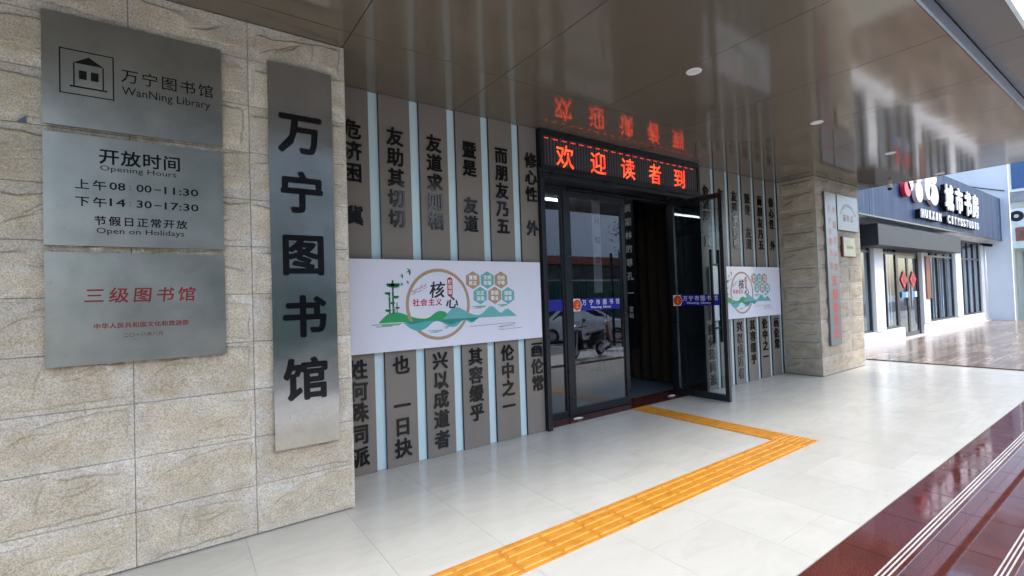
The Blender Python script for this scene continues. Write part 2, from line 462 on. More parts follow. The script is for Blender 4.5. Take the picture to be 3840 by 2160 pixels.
def shop_panel_mat():
    m, n, b, L = new_mat('dark_blue_metal_sheet')
    t = noise(n, worldpos(n, (14, 14, 0.25)), 1.0, 4, 0.6)
    t2 = noise(n, worldpos(n), 1.5, 5, 0.7)
    r = ramp(n, t.outputs['Fac'], [(0.35, (0.008, 0.026, 0.070)), (0.6, (0.020, 0.050, 0.125)), (0.72, (0.08, 0.15, 0.28))])
    r2_ = ramp(n, t2.outputs['Fac'], [(0.3, (0.7, 0.7, 0.72)), (0.7, (1.2, 1.2, 1.2))])
    mx = n.nodes.new('ShaderNodeMix'); mx.data_type = 'RGBA'; mx.blend_type = 'MULTIPLY'
    mx.inputs['Factor'].default_value = 1
    L.new(r.outputs[0], mx.inputs['A']); L.new(r2_.outputs[0], mx.inputs['B'])
    L.new(mx.outputs['Result'], b.inputs['Base Color'])
    b.inputs['Roughness'].default_value = 0.5
    b.inputs['Specular IOR Level'].default_value = 0.2
    return m
SHOPPANEL = shop_panel_mat()
SHUTTER = mat('charcoal_shutter_box', (0.016, 0.020, 0.028), 0.5, 0.0, var=0.15, stretch=(0.4, 0.4, 8))
BLIND = mat('pale_blind_fabric', (0.66, 0.76, 0.80), 0.8, var=0.2, vscale=3)

# ------------------------------------------------------------------ object helpers
WO = {}      # world origins

def empty(name, loc, label=None, cat=None, group=None):
    o = bpy.data.objects.new(name, None)
    o.empty_display_size = 0.1
    COL.objects.link(o)
    o.location = loc
    WO[o.name] = Vector(loc)
    if label: o['label'] = label
    if cat: o['category'] = cat
    if group: o['group'] = group
    return o

def tag(o, label, cat, group=None, kind=None):
    if label: o['label'] = label
    if cat: o['category'] = cat
    if group: o['group'] = group
    if kind: o['kind'] = kind
    return o

def place(o, wloc, parent):
    WO[o.name] = Vector(wloc)
    if parent is not None:
        o.parent = parent
        o.location = Vector(wloc) - WO[parent.name]
    else:
        o.location = wloc

def inst(name, me, wloc, parent=None):
    """object sharing mesh data"""
    o = bpy.data.objects.new(name, me)
    COL.objects.link(o)
    place(o, wloc, parent)
    return o

def build(name, bm, m, parent=None, smooth=False, mats=None):
    """link a bmesh whose verts are in world coordinates; origin goes to its base centre"""
    co = [v.co for v in bm.verts]
    mn = Vector((min(c.x for c in co), min(c.y for c in co), min(c.z for c in co)))
    mxx = Vector((max(c.x for c in co), max(c.y for c in co), max(c.z for c in co)))
    org = Vector(((mn.x + mxx.x) / 2, (mn.y + mxx.y) / 2, mn.z))
    for v in bm.verts:
        v.co -= org
    me = bpy.data.meshes.new(name)
    bm.to_mesh(me); bm.free()
    for mm in (mats or [m]):
        me.materials.append(mm)
    if smooth:
        for p in me.polygons: p.use_smooth = True
    return inst(name, me, org, parent)

def BM(): return bmesh.new()

def box(bm, x0, x1, y0, y1, z0, z1, mi=0):
    if x0 > x1: x0, x1 = x1, x0
    if y0 > y1: y0, y1 = y1, y0
    if z0 > z1: z0, z1 = z1, z0
    v = [bm.verts.new(c) for c in ((x0, y0, z0), (x1, y0, z0), (x1, y1, z0), (x0, y1, z0), (x0, y0, z1), (x1, y0, z1), (x1, y1, z1), (x0, y1, z1))]
    for f in ((0, 3, 2, 1), (4, 5, 6, 7), (0, 1, 5, 4), (1, 2, 6, 5), (2, 3, 7, 6), (3, 0, 4, 7)):
        fc = bm.faces.new([v[i] for i in f]); fc.material_index = mi
    return v

def bevbox(bm, x0, x1, y0, y1, z0, z1, r=0.003, seg=1):
    b2 = bmesh.new()
    box(b2, x0, x1, y0, y1, z0, z1)
    bmesh.ops.bevel(b2, geom=list(b2.edges), offset=r, segments=seg, affect='EDGES', profile=0.5)
    me = bpy.data.meshes.new('tmp'); b2.to_mesh(me); b2.free()
    bm.from_mesh(me); bpy.data.meshes.remove(me)

def obox(name, x0, x1, y0, y1, z0, z1, m, parent=None, bev=0.0):
    bm = BM()
    if bev: bevbox(bm, x0, x1, y0, y1, z0, z1, bev)
    else: box(bm, x0, x1, y0, y1, z0, z1)
    return build(name, bm, m, parent)

def tube(bm, pts, r, seg=8, cap=True):
    """round bar through pts; r number or list"""
    pts = [Vector(p) for p in pts]
    rs = r if isinstance(r, (list, tuple)) else [r] * len(pts)
    rings = []
    for i, p in enumerate(pts):
        d = (pts[min(i + 1, len(pts) - 1)] - pts[max(i - 1, 0)]).normalized()
        a = Vector((0, 0, 1)) if abs(d.z) < 0.9 else Vector((1, 0, 0))
        s = d.cross(a).normalized(); t = d.cross(s)
        rings.append([bm.verts.new(p + (s * math.cos(2 * math.pi * k / seg) + t * math.sin(2 * math.pi * k / seg)) * rs[i]) for k in range(seg)])
    for a, b in zip(rings, rings[1:]):
        for k in range(seg):
            bm.faces.new((a[k], a[(k + 1) % seg], b[(k + 1) % seg], b[k]))
    if cap:
        bm.faces.new(rings[0][::-1]); bm.faces.new(rings[-1])

def disc(bm, c, r, axis='Z', h=0.0, seg=24, r2=None):
    """cylinder of height h along axis starting at c"""
    c = Vector(c); r2 = r if r2 is None else r2
    ax = {'X': Vector((1, 0, 0)), 'Y': Vector((0, 1, 0)), 'Z': Vector((0, 0, 1))}[axis]
    s = {'X': Vector((0, 1, 0)), 'Y': Vector((0, 0, 1)), 'Z': Vector((1, 0, 0))}[axis]
    t = ax.cross(s)
    A = [bm.verts.new(c + (s * math.cos(2 * math.pi * k / seg) + t * math.sin(2 * math.pi * k / seg)) * r) for k in range(seg)]
    if h == 0:
        bm.faces.new(A); return
    B = [bm.verts.new(c + ax * h + (s * math.cos(2 * math.pi * k / seg) + t * math.sin(2 * math.pi * k / seg)) * r2) for k in range(seg)]
    for k in range(seg):
        bm.faces.new((A[k], A[(k + 1) % seg], B[(k + 1) % seg], B[k]))
    bm.faces.new(A[::-1]); bm.faces.new(B)

def ring_y(bm, cx, cz, y, r_in, r_out, h, seg=48, kx=1.0):
    """flat ring in the XZ plane facing -Y, thickness h towards +Y"""
    pr = []
    for k in range(seg):
        a = 2 * math.pi * k / seg
        ca, sa = math.cos(a) * kx, math.sin(a)
        pr.append([bm.verts.new((cx + ca * r, yy, cz + sa * r)) for r, yy in ((r_in, y), (r_out, y), (r_out, y + h), (r_in, y + h))])
    for k in range(seg):
        a, b = pr[k], pr[(k + 1) % seg]
        for i in range(4):
            j = (i + 1) % 4
            bm.faces.new((a[i], a[j], b[j], b[i]))

def sheet_y(bm, pts, y, h=0.0006):
    """polygon in XZ (list of (x,z)) as a thin slab whose front faces -Y at y"""
    A = [bm.verts.new((x, y, z)) for x, z in pts]
    B = [bm.verts.new((x, y + h, z)) for x, z in pts]
    f = bm.faces.new(A)
    bm.faces.new(B[::-1])
    n = len(pts)
    for k in range(n):
        bm.faces.new((A[(k + 1) % n], A[k], B[k], B[(k + 1) % n]))

# ---- lettering
_G = {}
def glyph(s, bold=0.0, depth=0.0, res=2):
    key = (s, bold, depth, res)
    if key not in _G:
        c = bpy.data.curves.new('lettering', 'FONT')
        c.body = s; c.size = 1.0; c.offset = bold; c.extrude = depth; c.resolution_u = res
        o = bpy.data.objects.new('lettering', c)
        COL.objects.link(o)
        dg = bpy.context.evaluated_depsgraph_get()
        me = bpy.data.meshes.new_from_object(o.evaluated_get(dg))
        bpy.data.objects.remove(o); bpy.data.curves.remove(c)
        _G[key] = me
    return _G[key]

def put_text(bm, s, cx, cz, y, w_, h_, bold=0.02, depth=0.0, face='-Y', em=True, shear=0.0, rot=0.0):
    """write s centred at (cx, cz). em: one CJK character whose em box is w_ x h_ ; else fit the ink box to w_ x h_.
       depth is real thickness (m). face '-Y' or '-X' (then cx is a Y coordinate and y an X coordinate).
       bold thickens the strokes by laying slightly shifted strokes a hair behind each other"""
    me = glyph(s, 0.0, depth / 2)
    co = np.empty(len(me.vertices) * 3); me.vertices.foreach_get('co', co); co = co.reshape(-1, 3)
    if len(co) == 0: return
    if em:
        ox, oy, kx, ky = 0.5, 0.36, w_, h_
    else:
        mn, mx = co[:, :2].min(0), co[:, :2].max(0)
        ox, oy = (mn + mx) / 2
        kx, ky = w_ / max(1e-6, mx[0] - mn[0]), h_ / max(1e-6, mx[1] - mn[1])
    if bold <= 0.003: offs = [(0, 0)]
    elif bold < 0.012: offs = [(-0.7, -0.7), (0.7, 0.7)]
    elif bold < 0.024: offs = [(-0.8, -0.8), (0.8, -0.8), (0.8, 0.8), (-0.8, 0.8)]
    else: offs = [(0, 0)] + [(math.cos(k * math.pi / 4), math.sin(k * math.pi / 4)) for k in range(8)]
    cr_, sr_ = math.cos(rot), math.sin(rot)
    tops = [p for p in me.polygons]
    for n_, (ax, az) in enumerate(offs):
        vs = []
        lag = n_ * 0.00006
        for x, yy, z in co:
            X = (x - ox) * kx + ax * bold * h_; Z = (yy - oy) * ky + az * bold * h_
            X += shear * Z
            X, Z = X * cr_ - Z * sr_, X * sr_ + Z * cr_
            if face == '-Y':
                vs.append(bm.verts.new((cx + X, y - z - (depth / 2) + lag, cz + Z)))
            else:
                vs.append(bm.verts.new((y - z - (depth / 2) + lag, cx - X, cz + Z)))
        for p in tops:
            if depth and n_ and False: continue
            try: bm.faces.new([vs[i] for i in p.vertices])
            except ValueError: pass

def text(name, s, cx, cz, y, w_, h_, m, parent, **k):
    bm = BM(); put_text(bm, s, cx, cz, y, w_, h_, **k)
    return build(name, bm, m, parent)

def row(name, s, x0, x1, cz, y, h_, m, parent, bold=0.02, wf=0.92, **k):
    """evenly spaced CJK characters between x0 and x1 (ink edges); larger ones are parts of their own"""
    bm = BM(); n = len(s)
    pit = (x1 - x0 - h_ * wf) / (n - 1) if n > 1 else 0
    for i, ch in enumerate(s):
        if ch == ' ': continue
        if h_ >= 0.05:
            text('character', ch, x0 + h_ * wf / 2 + pit * i, cz, y, h_, h_, m, parent, bold=bold, **k)
        else:
            put_text(bm, ch, x0 + h_ * wf / 2 + pit * i, cz, y, h_, h_, bold=bold, **k)
    if bm.verts:
        o = build(name, bm, m, parent); o['kind'] = 'stuff'; return o
    bm.free()

# ================================================================== THE SETTING
ZC = 3.42        # soffit height
YP = 3.58        # face of the stone pillars
YW = 4.20        # face of the slatted wall
XE = 11.55       # right end of the porch

ground = obox('ground', -60, 120, -60, 60, -0.95, -0.46, CONCRETE); ground['kind'] = 'structure'
street = obox('street', -60, 120, -11.0, -3.4, -0.456, -0.452, ASPHALT); street['kind'] = 'structure'
bm = BM()
for x in (6.5, 9.3, 12.1, 14.9, 17.7, 20.5):
    box(bm, x, x + 0.1, -6.0, -3.5, -0.450, -0.447)
box(bm, 4, 24, -6.1, -6.0, -0.450, -0.447)
lines = build('parking_lines', bm, WHITEP); lines['kind'] = 'structure'

# porch floor: tiles .63 x 1.26 on a bed
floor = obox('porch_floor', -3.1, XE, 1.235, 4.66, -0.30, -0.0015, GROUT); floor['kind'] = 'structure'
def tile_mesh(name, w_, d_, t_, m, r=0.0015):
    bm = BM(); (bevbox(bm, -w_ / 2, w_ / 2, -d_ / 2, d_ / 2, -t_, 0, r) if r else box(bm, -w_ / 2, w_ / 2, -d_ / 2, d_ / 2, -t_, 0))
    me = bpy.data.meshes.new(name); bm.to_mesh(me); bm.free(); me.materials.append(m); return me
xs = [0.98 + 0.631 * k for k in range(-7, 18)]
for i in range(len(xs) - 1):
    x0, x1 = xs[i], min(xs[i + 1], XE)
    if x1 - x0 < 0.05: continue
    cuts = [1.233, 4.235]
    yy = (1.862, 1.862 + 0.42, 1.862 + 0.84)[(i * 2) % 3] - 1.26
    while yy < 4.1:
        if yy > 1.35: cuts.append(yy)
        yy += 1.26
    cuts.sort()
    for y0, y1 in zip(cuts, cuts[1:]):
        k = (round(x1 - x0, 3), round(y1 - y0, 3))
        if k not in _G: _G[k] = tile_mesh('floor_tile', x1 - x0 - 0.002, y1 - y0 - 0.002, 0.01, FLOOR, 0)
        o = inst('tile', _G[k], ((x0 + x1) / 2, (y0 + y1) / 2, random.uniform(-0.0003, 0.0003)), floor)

# red granite steps to the street
steps = obox('entrance_steps', -3.1, XE, 0.33, 1.230, -0.46, -0.32, CONCRETE); steps['kind'] = 'structure'
bm = BM(); box(bm, -3.1, XE, 0.94, 1.230, -0.32, -0.03); box(bm, -3.1, XE, 0.64, 0.94, -0.32, -0.18)
build('step_core', bm, CONCRETE, steps)
for lev, (y0, y1, z) in enumerate(((0.915, 1.231, 0.0), (0.612, 0.950, -0.15), (0.310, 0.645, -0.30))):
    off = 3.19 if lev != 1 else 3.984
    me = tile_mesh('granite_slab', 0.6215, y1 - y0 - 0.002, 0.022, GRANITE, 0.003)
    rm = tile_mesh('granite_riser', 0.6215, 0.016, 0.1255, GRANITE, 0.001)
    for k in range(-9, 14):
        x = off + 0.623 * k + 0.31
        if x - 0.31 < -3.1 or x + 0.31 > XE + 0.2: continue
        inst('granite_slab', me, (x, (y0 + y1) / 2, z), steps)
        inst('riser', rm, (x, y0 + 0.030, z - 0.0235), steps)
    if lev < 3:
        for j, dy in enumerate((0.024, 0.044, 0.064)):
            obox('anti_slip_strip', -3.0, XE, y0 + dy, y0 + dy + 0.0075, z - 0.001, z + 0.0022, STRIPW, steps)

# red granite threshold at the door
th = obox('door_threshold', 3.44, 6.42, 4.238, 4.66, -0.004, 0.004, GRANITE); th['kind'] = 'structure'

# soffit: bronze panels on a dark carcass
soff = obox('porch_soffit', -3.1, 11.12, 0.985, 4.60, ZC + 0.012, ZC + 0.05, DARKGAP); soff['kind'] = 'structure'
def panel_mesh(w_, d_, m, t_=0.010, nx=2, ny=2):
    bm = BM(); box(bm, -w_ / 2, w_ / 2, -d_ / 2, d_ / 2, 0, t_)
    me = bpy.data.meshes.new('soffit_panel'); bm.to_mesh(me); bm.free(); me.materials.append(m); return me
px = [1.047 + 1.281 * k for k in range(-4, 8)] + [11.12]
px = [x for x in px if x <= 11.12]
for i in range(len(px) - 1):
    x0, x1 = px[i], px[i + 1]
    if x1 - x0 < 0.1: continue
    for y0, y1 in ((0.985, 3.352), (3.352, 4.30)):
        k = ('c', round(x1 - x0, 3), round(y1 - y0, 3))
        if k not in _G: _G[k] = panel_mesh(x1 - x0 - 0.006, y1 - y0 - 0.006, SOFFIT)
        inst('soffit_panel', _G[k], ((x0 + x1) / 2, (y0 + y1) / 2, ZC), soff)
obox('edge_trim', -3.1, 11.12, 0.965, 0.984, ZC - 0.002, 3.528, FASCIA, soff, 0.002)
obox('end_trim', 11.121, 11.135, 0.965, 4.60, ZC - 0.001, 3.85, FASCIA, soff)
for k in range(-5, 6):
    x0 = 4.51 + 1.281 * k; x1 = min(x0 + 1.281, 11.12)
    if x0 < -3.1: continue
    kk = ('o', round(x1 - x0, 3))
    if kk not in _G: _G[kk] = panel_mesh(x1 - x0 - 0.006, 0.28, SOFFIT_B)
    inst('outer_soffit_panel', _G[kk], ((x0 + x1) / 2, 0.823, 3.540), soff)
obox('outer_backing', -3.1, 11.12, 0.69, 1.0, 3.5515, 3.58, DARKGAP, soff)
obox('outer_fascia', -3.1, 11.14, 0.655, 0.680, 3.535, 3.86, PALE_FASCIA, soff)

# ================================================================== LIBRARY BUILDING SHELL
lib = empty('library_building', (4.0, 6.0, -0.3), 'dark walled library shell behind the slatted entrance wall, its upper storeys over the porch', 'building')
obox('upper_wall', -6, 11.10, 0.69, 14, 3.87, 11.0, WHITEWALL, lib)
obox('entrance_wall', -3.1, 3.375, 4.236, 4.60, -0.0, 3.415, DARKIN, lib)
obox('entrance_wall', 6.49, 10.70, 4.236, 4.60, -0.0, 3.415, DARKIN, lib)
obox('side_wall', 10.45, 10.70, 4.601, 12.0, -0.3, 3.86, WHITEWALL, lib)
obox('side_wall', -3.3, -3.12, 0.99, 12.0, -0.3, 3.86, WHITEWALL, lib)
obox('rear_wall', -3.1, 10.44, 11.8, 12.0, -0.3, 3.86, DARKIN, lib)
obox('inner_ceiling', -3.1, 10.44, 4.605, 11.79, 3.56, 3.70, DARKIN, lib)
obox('inner_floor', -3.1, 10.44, 4.662, 11.79, -0.2, -0.004, mat('grey_blue_carpet_tile', (0.13, 0.16, 0.19), 0.35, var=0.3, vscale=25), lib)
for i, (x0, x1) in enumerate(((1.3, 2.6), (4.9, 6.15))):
    t = empty('tube_lamp', ((x0 + x1) / 2, 7.0, 3.40), ['lit white tube lamp on the library ceiling, glimpsed through the narrow left sidelight', 'lit white tube lamp on the dark library ceiling behind the left slatted wall'][1 - i], 'lamp', 'tube lamps inside the library')
    obox('lamp_housing', x0, x1, 6.96, 7.04, 3.40, 3.56, WHITEP, t)
    bm = BM(); tube(bm, [(x0 + 0.03, 7.0, 3.375), (x1 - 0.03, 7.0, 3.375)], 0.02, 10)
    build('tube', bm, TUBE, t, True)

# ================================================================== STONE PILLARS
def wob(rg, t, a):
    """jagged 1-D wobble"""
    r = np.zeros_like(t)
    for k, f in enumerate((7, 15, 31, 67)):
        ph = rg.uniform(0, 6.28)
        w_ = np.sin(f * t + ph)
        if k % 2: w_ = 2 * np.abs(np.sin(f * 0.5 * t + ph)) - 1
        r += w_ * a / (1 + k * 0.9)
    return r

def sst(d, w_):
    x = np.clip(d / w_ * 0.5 + 0.5, 0, 1)
    return x * x * (3 - 2 * x)

def stone_tile(name, w_, h_, seed, m, nx=120, nz=60, amp=1.0, axis='Y', th=0.022):
    rg = random.Random(seed * 13 + 5)
    U = np.linspace(0, w_, nx + 1); V = np.linspace(0, h_, nz + 1)
    uu, vv = np.meshgrid(U, V)
    def soft(): return rg.choice((0.005, 0.006, 0.030, 0.012))
    top = h_ - rg.uniform(0.035, 0.075) + wob(rg, uu, 0.009) + rg.uniform(-0.12, 0.12) * (uu - w_ / 2)
    bot = rg.uniform(0.03, 0.06) + wob(rg, uu, 0.008) + rg.uniform(-0.10, 0.14) * (uu - w_ / 2)
    lef = rg.uniform(0.03, 0.07) + wob(rg, vv, 0.007)
    rig = w_ - rg.uniform(0.03, 0.07) + wob(rg, vv, 0.007) + rg.uniform(-0.15, 0.15) * (vv - h_ / 2)
    def ew(t, lo):      # edge softness that comes and goes along an edge
        ph, f = rg.uniform(0, 6.28), rg.uniform(6, 11)
        return lo + 0.075 * np.clip(np.sin(f * t + ph) + rg.uniform(-0.5, 0.3), 0, 1) ** 1.3
    P = sst(top - vv, ew(uu, 0.005)) * sst(vv - bot, ew(uu, rg.choice((0.005, 0.03)))) * sst(uu - lef, ew(vv, rg.choice((0.02, 0.05)))) * sst(rig - uu, ew(vv, rg.choice((0.006, 0.05))))
    hh = 0.0085 * P
    # clefts: short curved scarps across the plateau
    a0 = rg.uniform(-0.15, 0.45)
    for k in range(rg.randint(2, 4)):
        cx, cz = rg.uniform(0.15, w_ - 0.12), rg.uniform(0.09, h_ - 0.09)
        an = a0 + rg.uniform(-0.25, 0.25) + (0.9 if k == 3 else 0)
        L_ = rg.uniform(0.07, 0.17)
        xr = (uu - cx) * math.cos(an) + (vv - cz) * math.sin(an)
        yr_ = -(uu - cx) * math.sin(an) + (vv - cz) * math.cos(an)
        d = yr_ - rg.uniform(-3.5, 3.5) * xr * xr - wob(rg, xr, 0.004)
        mk = np.clip(1 - (xr / L_) ** 2, 0, 1)
        hh += P * rg.choice((-1, 1)) * rg.uniform(0.0035, 0.0065) * mk * sst(d, 0.0045) * np.exp(-np.maximum(d, 0) / 0.05)
    hh += 0.0016 * np.sin(uu * 11 + seed) * np.cos(vv * 17 + seed * 2) * P
    hh = np.clip(hh * amp, -0.004, 0.026)
    edge = np.minimum(np.minimum(uu, w_ - uu), np.minimum(vv, h_ - vv))
    hh *= sst(edge - 0.006, 0.010)
    hh -= (1 - np.clip(edge / 0.003, 0, 1)) * 0.001
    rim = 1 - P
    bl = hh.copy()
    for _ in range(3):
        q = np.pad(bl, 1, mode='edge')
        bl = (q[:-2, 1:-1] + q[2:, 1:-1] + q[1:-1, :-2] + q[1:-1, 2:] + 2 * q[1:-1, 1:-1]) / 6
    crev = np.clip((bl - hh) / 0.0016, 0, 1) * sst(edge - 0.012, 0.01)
    verts = []
    for j in range(nz + 1):
        for i in range(nx + 1):
            verts.append((U[i] - w_ / 2, -float(hh[j, i]), V[j]))
    nf = len(verts)
    faces = []
    for j in range(nz):
        for i in range(nx):
            a = j * (nx + 1) + i
            faces.append((a, a + 1, a + nx + 2, a + nx + 1))
    # skirt
    per = [i for i in range(nx + 1)] + [j * (nx + 1) + nx for j in range(1, nz + 1)] + [nz * (nx + 1) + i for i in range(nx - 1, -1, -1)] + [j * (nx + 1) for j in range(nz - 1, 0, -1)]
    base = len(verts)
    for p in per:
        x, _, z = verts[p]
        verts.append((x, th, z))
    n = len(per)
    for k in range(n):
        faces.append((per[(k + 1) % n], per[k], base + k, base + (k + 1) % n))
    if axis == 'X':      # face looks to -X : local x -> -y
        verts = [(y, -x, z) for x, y, z in verts]
    me = bpy.data.meshes.new(name)
    me.from_pydata(verts, [], faces); me.update()
    me.materials.append(m)
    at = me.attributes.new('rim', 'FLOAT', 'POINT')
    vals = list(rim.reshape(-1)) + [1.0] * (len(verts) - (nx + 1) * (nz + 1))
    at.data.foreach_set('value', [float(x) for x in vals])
    at = me.attributes.new('crevice_shade', 'FLOAT', 'POINT')
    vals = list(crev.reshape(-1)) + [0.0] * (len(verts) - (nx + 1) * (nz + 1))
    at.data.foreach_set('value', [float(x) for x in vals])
    for k, p in enumerate(me.polygons): p.use_smooth = k < nx * nz
    return me

CH = 0.3157
zrow = [0.008 + CH * k for k in range(11)] + [3.418]
GAP = 0.0022
# left pillar
pl = empty('stone_pillar', (-1.0, 3.9, 0.0), 'broad beige cleft-stone wall pier at the left, carrying four steel plates', 'pillar', 'stone faced piers of the porch')
obox('core', -3.05, 1.040, YP + 0.022, 4.235, 0.0, ZC - 0.001, MORTAR, pl)
obox('corner_return', 1.0405, 1.058, YP + 0.004, 4.195, 0.0, ZC - 0.002, STONE, pl)
jx = [1.056, 0.4185, -0.2075, -0.8335, -1.4595, -2.0855]
var = {}
for c in range(5):
    for r_ in range(11):
        x1, x0 = jx[c], jx[c + 1]
        z0, z1 = zrow[r_], zrow[r_ + 1]
        w_ = x1 - x0 - GAP; h_ = z1 - z0 - GAP
        if z1 - z0 < 0.03: continue
        sd_ = (c * 3 + r_ * 2 + (r_ // 3)) % 5 if r_ < 5 else (c * 2 + r_) % 6 + 5
        k = (round(w_, 3), round(h_, 3), sd_)
        if k not in var:
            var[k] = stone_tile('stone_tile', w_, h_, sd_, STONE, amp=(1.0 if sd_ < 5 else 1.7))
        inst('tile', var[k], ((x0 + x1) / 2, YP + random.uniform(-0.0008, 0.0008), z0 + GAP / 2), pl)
# right pillar
XA, XB = 8.89, 10.75
pr_ = empty('stone_pillar', ((XA + XB) / 2, 3.9, 0.0), 'tan stone pier at the far end of the porch, beside the second picture board', 'pillar', 'stone faced piers of the porch')
obox('core', XA + 0.022, XB - 0.002, YP + 0.022, 4.235, 0.0, ZC - 0.001, MORTAR, pr_)
var2 = {}
for r_ in range(11):
    z0, z1 = zrow[r_], zrow[r_ + 1]
    if z1 - z0 < 0.03: continue
    h_ = z1 - z0 - GAP
    for c in range(3):
        w_ = (XB - XA) / 3 - GAP
        sd_ = 20 + (c * 2 + r_) % 4
        k = ('f', round(h_, 3), sd_)
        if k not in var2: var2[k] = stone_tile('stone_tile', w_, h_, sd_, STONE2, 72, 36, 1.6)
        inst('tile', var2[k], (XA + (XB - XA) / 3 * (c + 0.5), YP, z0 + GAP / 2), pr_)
    d_ = 4.20 - YP - 0.022
    k = ('s', round(h_, 3), r_ % 3)
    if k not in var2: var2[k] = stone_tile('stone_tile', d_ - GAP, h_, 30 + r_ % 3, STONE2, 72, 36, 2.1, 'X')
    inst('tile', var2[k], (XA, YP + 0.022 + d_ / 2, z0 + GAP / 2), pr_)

# ================================================================== SLATTED WALLS WITH RAISED CHARACTERS
TOPC = ['危济困 冀', '友助其切切', '友道求则相', '暨是 友道', '而朋友乃五', '修心性 外']
BOTC = ['姓何殊同派', '也 一日抉', '兴以成道者', '其容缓乎', '伦中之一', '画伦常']
ZT = [3.035, 2.845, 2.652, 2.460, 2.272]
ZB = [0.918, 0.730, 0.545, 0.355, 0.160]
def slat_wall(x_first_gap, xl, xr, label):
    t = empty('slatted_wall', ((xl + xr) / 2, YW + 0.02, 0.0), label, 'wall panelling', 'slatted feature walls either side of the door')
    obox('backing', xl, xr, 4.222, 4.2355, 0.003, ZC - 0.002, BACKING, t)
    for k in range(6):
        g = x_first_gap + 0.397 * k
        x1 = g; x0 = max(xl, g - 0.302)
        if k == 5: x1 = min(g, xr)
        s = obox('slat', x0, x1, YW, 4.221, 0.002, ZC - 0.003, SLAT, t, 0.0015)
        cx = g - 0.151
        ed = obox('dark_edge', x0 - 0.0045, x0 - 0.0005, YW + 0.0015, 4.221, 0.002, ZC - 0.003, FRAME, s)
        for txt, zz in ((TOPC[k], ZT), (BOTC[k], ZB)):
            for ch, z in zip(txt, zz):
                if ch == ' ': continue
                text('character', ch, cx, z, YW, 0.168, 0.178, LETTER, s, bold=0.0235, depth=0.012)
    return t
slat_wall(1.443, 1.06, 3.37, 'taupe slatted wall with black characters between the near pier and the door')
slat_wall(6.812, 6.49, 8.888, 'taupe slatted wall with black characters between the door and the far pier')

# ================================================================== PICTURE BOARDS
def leaf_cluster(bm, x, z, y, s, n=6):
    for k in range(n):
        a = R(200 + 140 * k / (n - 1))
        dx, dz = math.cos(a) * s, math.sin(a) * s * 0.8
        px_, pz_ = -dz * 0.26, dx * 0.26
        sheet_y(bm, [(x, z), (x + dx * 0.5 + px_, z + dz * 0.5 + pz_), (x + dx, z + dz), (x + dx * 0.5 - px_, z + dz * 0.5 - pz_)], y)
def smooth_pts(P, n=5):
    out = []
    for i in range(len(P) - 1):
        p0 = P[max(0, i - 1)]; p1 = P[i]; p2 = P[i + 1]; p3 = P[min(len(P) - 1, i + 2)]
        for k in range(n):
            t = k / n
            out.append(tuple(0.5 * (2 * b + (c - a) * t + (2 * a - 5 * b + 4 * c - d) * t * t + (-a + 3 * b - 3 * c + d) * t ** 3) for a, b, c, d in zip(p0, p1, p2, p3)))
    out.append(P[-1]); return out
